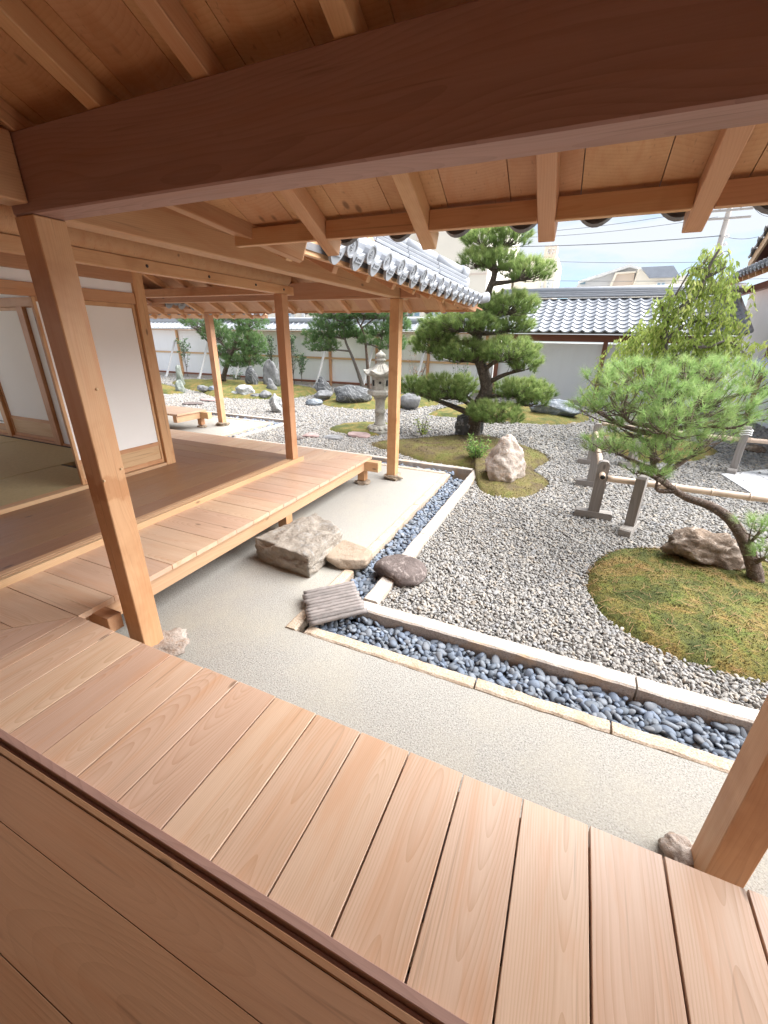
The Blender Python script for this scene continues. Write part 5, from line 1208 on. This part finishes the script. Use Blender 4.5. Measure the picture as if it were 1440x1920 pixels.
# the leaning red pine at the right
pine('light green leaning pine with curved bare trunk on the near right moss', [(1418, 1122), (1416, 1075, .0), (1398, 1020, .05), (1372, 978, .1), (1335, 950, .15), (1285, 932, .2), (1250, 907, .25), (1228, 878, .3), (1222, 845, .3), (1240, 800, .3)], 3.82, .062,
     [(1165, 745, 62, 40, .2), (1110, 755, 45, 22, .3), (1120, 705, 30, 18, .35), (1185, 700, 60, 26, .5), (1250, 730, 55, 40, .2), (1300, 770, 62, 40, .0), (1355, 735, 60, 36, .4), (1400, 760, 48, 36, .3), (1255, 795, 60, 34, -.1), (1190, 800, 55, 30, .3), (1150, 835, 55, 20, .5), (1230, 845, 55, 28, .0), (1340, 810, 60, 26, .4), (1385, 790, 40, 26, .1), (1290, 690, 50, 22, .6), (1350, 690, 40, 18, .7), (1275, 840, 40, 20, .3),
      (1235, 890, 22, 10, .15), (1195, 880, 20, 8, .2), (1430, 985, 35, 22, -.05), (1445, 1030, 30, 30, -.1), (1440, 710, 40, 30, .5)], ('bark_red', 'needle_red'), .088, .0027, 44, 1.75, .75, .62, shell=.4)
# pines in front of the wall
pine('dark pine beyond the distant post, left of the rock group', [(418, 712), (424, 690), (437, 655), (445, 630), (450, 600), (455, 580)], 12.6, .10,
     [(375, 600, 48, 20), (405, 625, 40, 18, .2), (440, 592, 40, 18), (470, 605, 34, 26, .1), (455, 640, 40, 26, -.1), (478, 650, 26, 28), (425, 660, 32, 18, .3), (440, 680, 28, 14), (470, 675, 26, 18), (350, 590, 26, 14, .3)], ('bark', 'needle_far'), .13, .006, 46, 1.35, .7, .6, shell=.6, group='pines in front of the white wall')
pine('slim grey-trunked pine leaning left before the wall', [(683, 735), (672, 700), (660, 668), (648, 640), (645, 615), (650, 588)], 13.0, .075,
     [(625, 605, 46, 20), (600, 625, 34, 20, .1), (655, 588, 42, 18), (605, 648, 34, 18, -.1), (645, 625, 34, 16, .2), (615, 585, 40, 16)], ('bark_grey', 'needle_far'), .13, .006, 46, 1.35, .7, .6, shell=.6, group='pines in front of the white wall')
pine('slim red-trunked pine in the middle of the trio', [(693, 738), (690, 700), (687, 660), (682, 625), (670, 600), (665, 575)], 13.1, .07,
     [(690, 590, 36, 15), (668, 625, 22, 12, .2), (665, 580, 34, 14), (712, 585, 30, 14)], ('bark_red', 'needle_far'), .13, .006, 46, 1.35, .7, .6, shell=.6, group='pines in front of the white wall')
pine('slim pine right of the red one, half behind the lantern', [(700, 740), (705, 700), (712, 660), (717, 625), (720, 590)], 12.9, .07,
     [(712, 620, 32, 14), (735, 645, 28, 18, -.1), (745, 610, 26, 16), (725, 588, 40, 14), (690, 640, 22, 10, .2), (760, 585, 20, 12)], ('bark_grey', 'needle_far'), .13, .006, 46, 1.35, .7, .6, shell=.6, group='pines in front of the white wall')

def leaves_mesh(P, D, ln, w, tint, droop=0.0):
    n = len(P); D = D/np.linalg.norm(D, axis=1, keepdims=True); S = np.cross(D, RNG.normal(size=(n, 3))); S /= np.linalg.norm(S, axis=1, keepdims=True)
    L = ln*(.7+.6*RNG.random((n, 1))); W = w*(.8+.4*RNG.random((n, 1))); N_ = np.cross(D, S)
    V = np.empty((n, 4, 3)); V[:, 0] = P; V[:, 1] = P+D*L*.45+S*W/2+N_*L*.06; V[:, 2] = P+D*L-N_*L*.05; V[:, 3] = P+D*L*.45-S*W/2+N_*L*.06
    return V.reshape(-1, 3), np.arange(4*n).reshape(-1, 4), np.repeat(np.clip(tint, 0, 1), 4)
# weeping tree
WYr = 8.6; wb = at_z(1252, 850, .1); wb.y = WYr; wb = at_y(1255, 848, WYr)
weep = empty('weeping_tree', wb, 'weeping tree with hanging lime green leaves behind the light green pine', 'tree')
limbs = [[(1255, 850), (1252, 780), (1248, 700), (1246, 640), (1254, 600)], [(1254, 600), (1280, 575), (1308, 552), (1322, 520), (1335, 490), (1350, 466)], [(1308, 552), (1330, 540), (1356, 535), (1378, 560)],
         [(1254, 600), (1240, 580), (1262, 560), (1292, 510)], [(1246, 640), (1222, 620), (1200, 640), (1178, 668)], [(1248, 690), (1290, 655), (1330, 650), (1365, 640), (1400, 665)], [(1246, 640), (1285, 610), (1330, 600), (1370, 612)], [(1250, 720), (1215, 690), (1180, 690), (1150, 710)], [(1322, 520), (1345, 510), (1362, 500)], [(1292, 510), (1312, 500), (1330, 480)]]
parts = []; starts = []
for li, lp in enumerate(limbs):
    oy = 0 if li == 0 else random.uniform(-.5, .5); q = smooth_path([at_y(a, b, WYr+oy*min(1, i*.5)) for i, (a, b) in enumerate(lp)], 6)
    r0 = .085 if li == 0 else (.04 if li in (1,) else .026); parts.append(tube_data([p-wb for p in q], [r0*(1-.75*i/(len(q)-1))+.004 for i in range(len(q))], 7))
    if li: starts += [(p, li) for p in q[2:]]
LP, LD, LT = [], [], []; rs = random.Random(4)
WGT = {1: 15, 2: 17, 3: 15, 4: 32, 5: 38, 6: 26, 7: 30, 8: 6, 9: 8}
sched = [li for li, q in WGT.items() for _ in range(q)]
for k_, li in enumerate(sched):
    p = rs.choice([q for q, l_ in starts if l_ == li]); az = rs.uniform(0, 6.283); out = Vector((math.cos(az), math.sin(az)*.8, 0)); L = rs.uniform(.30, .85)*(1.0 if p.z < 3.2 else .7)
    r1 = rs.uniform(.10, .55) if p.z < 3.0 else rs.uniform(.05, .28)
    st = smooth_path([p, p+out*r1*.6+Vector((0, 0, rs.uniform(.0, .12))), p+out*r1+Vector((0, 0, -L*.4)), p+out*r1*1.08+Vector((0, 0, -L))], 5)
    if k_ % 2 == 0: parts.append(tube_data([q-wb for q in st], [.005-.0002*i for i in range(len(st))], 4, False))
    tb = rs.gauss(.5, .16)
    for q in st[3:]:
        for _ in range(3):
            LP.append((q+Vector((rs.gauss(0, .022), rs.gauss(0, .022), rs.gauss(0, .025)))-wb)[:]); a2 = rs.uniform(0, 6.283); LD.append((.6*math.cos(a2), .6*math.sin(a2), -1.0+rs.uniform(-.2, .35))); LT.append(tb+rs.gauss(0, .14))
V, F = join_data(parts); put('trunk', mesh_np('trunk', V, F, True), 'bark_grey', weep, wb)
V, F, T = leaves_mesh(np.array(LP), np.array(LD), .095, .034, np.array(LT)); put('crown', mesh_np('crown', V, F, False, T), 'leaf_lime', weep, wb)

def shrub(label, pxb, pyb, hpx, wpx, leafmat, nstem=6, nleaf=24, ln=.045, w=.02, seed=1, z=.05, single=False, Y=None, bark='bark_grey', name='shrub'):
    rs = random.Random(seed); b = at_z(pxb, pyb, z) if Y is None else at_y(pxb, pyb, Y); s = m_per_px(b); h, W = hpx*s, wpx*s/2; root = empty(name, b, label, 'shrub'); parts = []; LP, LD, LT = [], [], []
    if single: parts.append(tube_data([(0, 0, 0), (rs.gauss(0, .03), 0, h*.5), (0, rs.gauss(0, .03), h*.95)], [.014, .010, .004], 6))
    for i in range(nstem):
        az = rs.uniform(0, 6.283); z0 = h*rs.uniform(.12, .8) if single else 0; o = Vector((math.cos(az), math.sin(az)*.8, 0)); reach = W*rs.uniform(.5, 1)*(1-.55*z0/h if single else 1)
        st = smooth_path([Vector((0, 0, z0)), o*reach*.5+Vector((0, 0, z0+.45*(h-z0)*rs.uniform(.3, .8))), o*reach+Vector((0, 0, z0+(h-z0)*rs.uniform(.4, .95 if not single else .6)))], 5)
        parts.append(tube_data(st, [.007-.0004*q for q in range(len(st))], 5, False))
        for _ in range(nleaf):
            q = st[rs.randrange(len(st)//3, len(st))]; LP.append((q+Vector((rs.gauss(0, .025), rs.gauss(0, .025), rs.gauss(0, .025))))[:]); a2 = rs.uniform(0, 6.283); LD.append((math.cos(a2), math.sin(a2), rs.uniform(-.1, .9))); LT.append(rs.gauss(.5, .2))
    V, F = join_data(parts); put('stem', mesh_np('stem', V, F, True), bark, root, b); V, F, T = leaves_mesh(np.array(LP), np.array(LD), ln, w, np.array(LT)); put('foliage', mesh_np('foliage', V, F, False, T), leafmat, root, b)
shrub('low bright green bush on the brown moss beside the pointed rock', 893, 862, 45, 52, 'leaf_fresh', 26, 26, .055, .016, 1, .1)
shrub('tiny yellow-green sapling on the moss between left post and big pine', 790, 816, 38, 34, 'leaf_lime', 10, 12, .06, .022, 2, .1)
shrub('young broadleaf sapling against the wall at the far left', 352, 706, 75, 52, 'leaf_dark', 18, 14, .09, .045, 3, single=True, Y=13.8, name='sapling')
shrub('small silvery sapling between inner post and dark triangular rock', 566, 716, 55, 34, 'leaf_dark', 20, 18, .07, .035, 4, single=True, Y=13.9, name='sapling')
shrub('tall thin sapling beside the inner post in front of the wall', 552, 720, 95, 30, 'leaf_dark', 20, 18, .07, .035, 5, single=True, Y=14.1, name='sapling')
shrub('sapling left of the inner post above the tall peak rock', 512, 720, 95, 30, 'leaf_dark', 22, 18, .07, .035, 6, single=True, Y=14.2, name='sapling')
shrub('sparse reddish dry shrub behind the left post, before the wall', 782, 720, 62, 44, 'leaf_dry', 16, 9, .05, .03, 7, Y=13.6)
shrub('pale leafed shrub behind the lower left pads of the big pine', 860, 730, 60, 40, 'leaf_dark', 16, 14, .06, .035, 8, Y=13.0)
shrub('grassy green bush in front of the wall, behind the left post', 768, 748, 34, 40, 'leaf_fresh', 30, 14, .12, .012, 9, Y=12.2)
shrub('small leafy tuft at the wall foot beside the dark shoulder rock', 445, 718, 26, 32, 'leaf_dark', 10, 14, .10, .03, 10, Y=14.0)
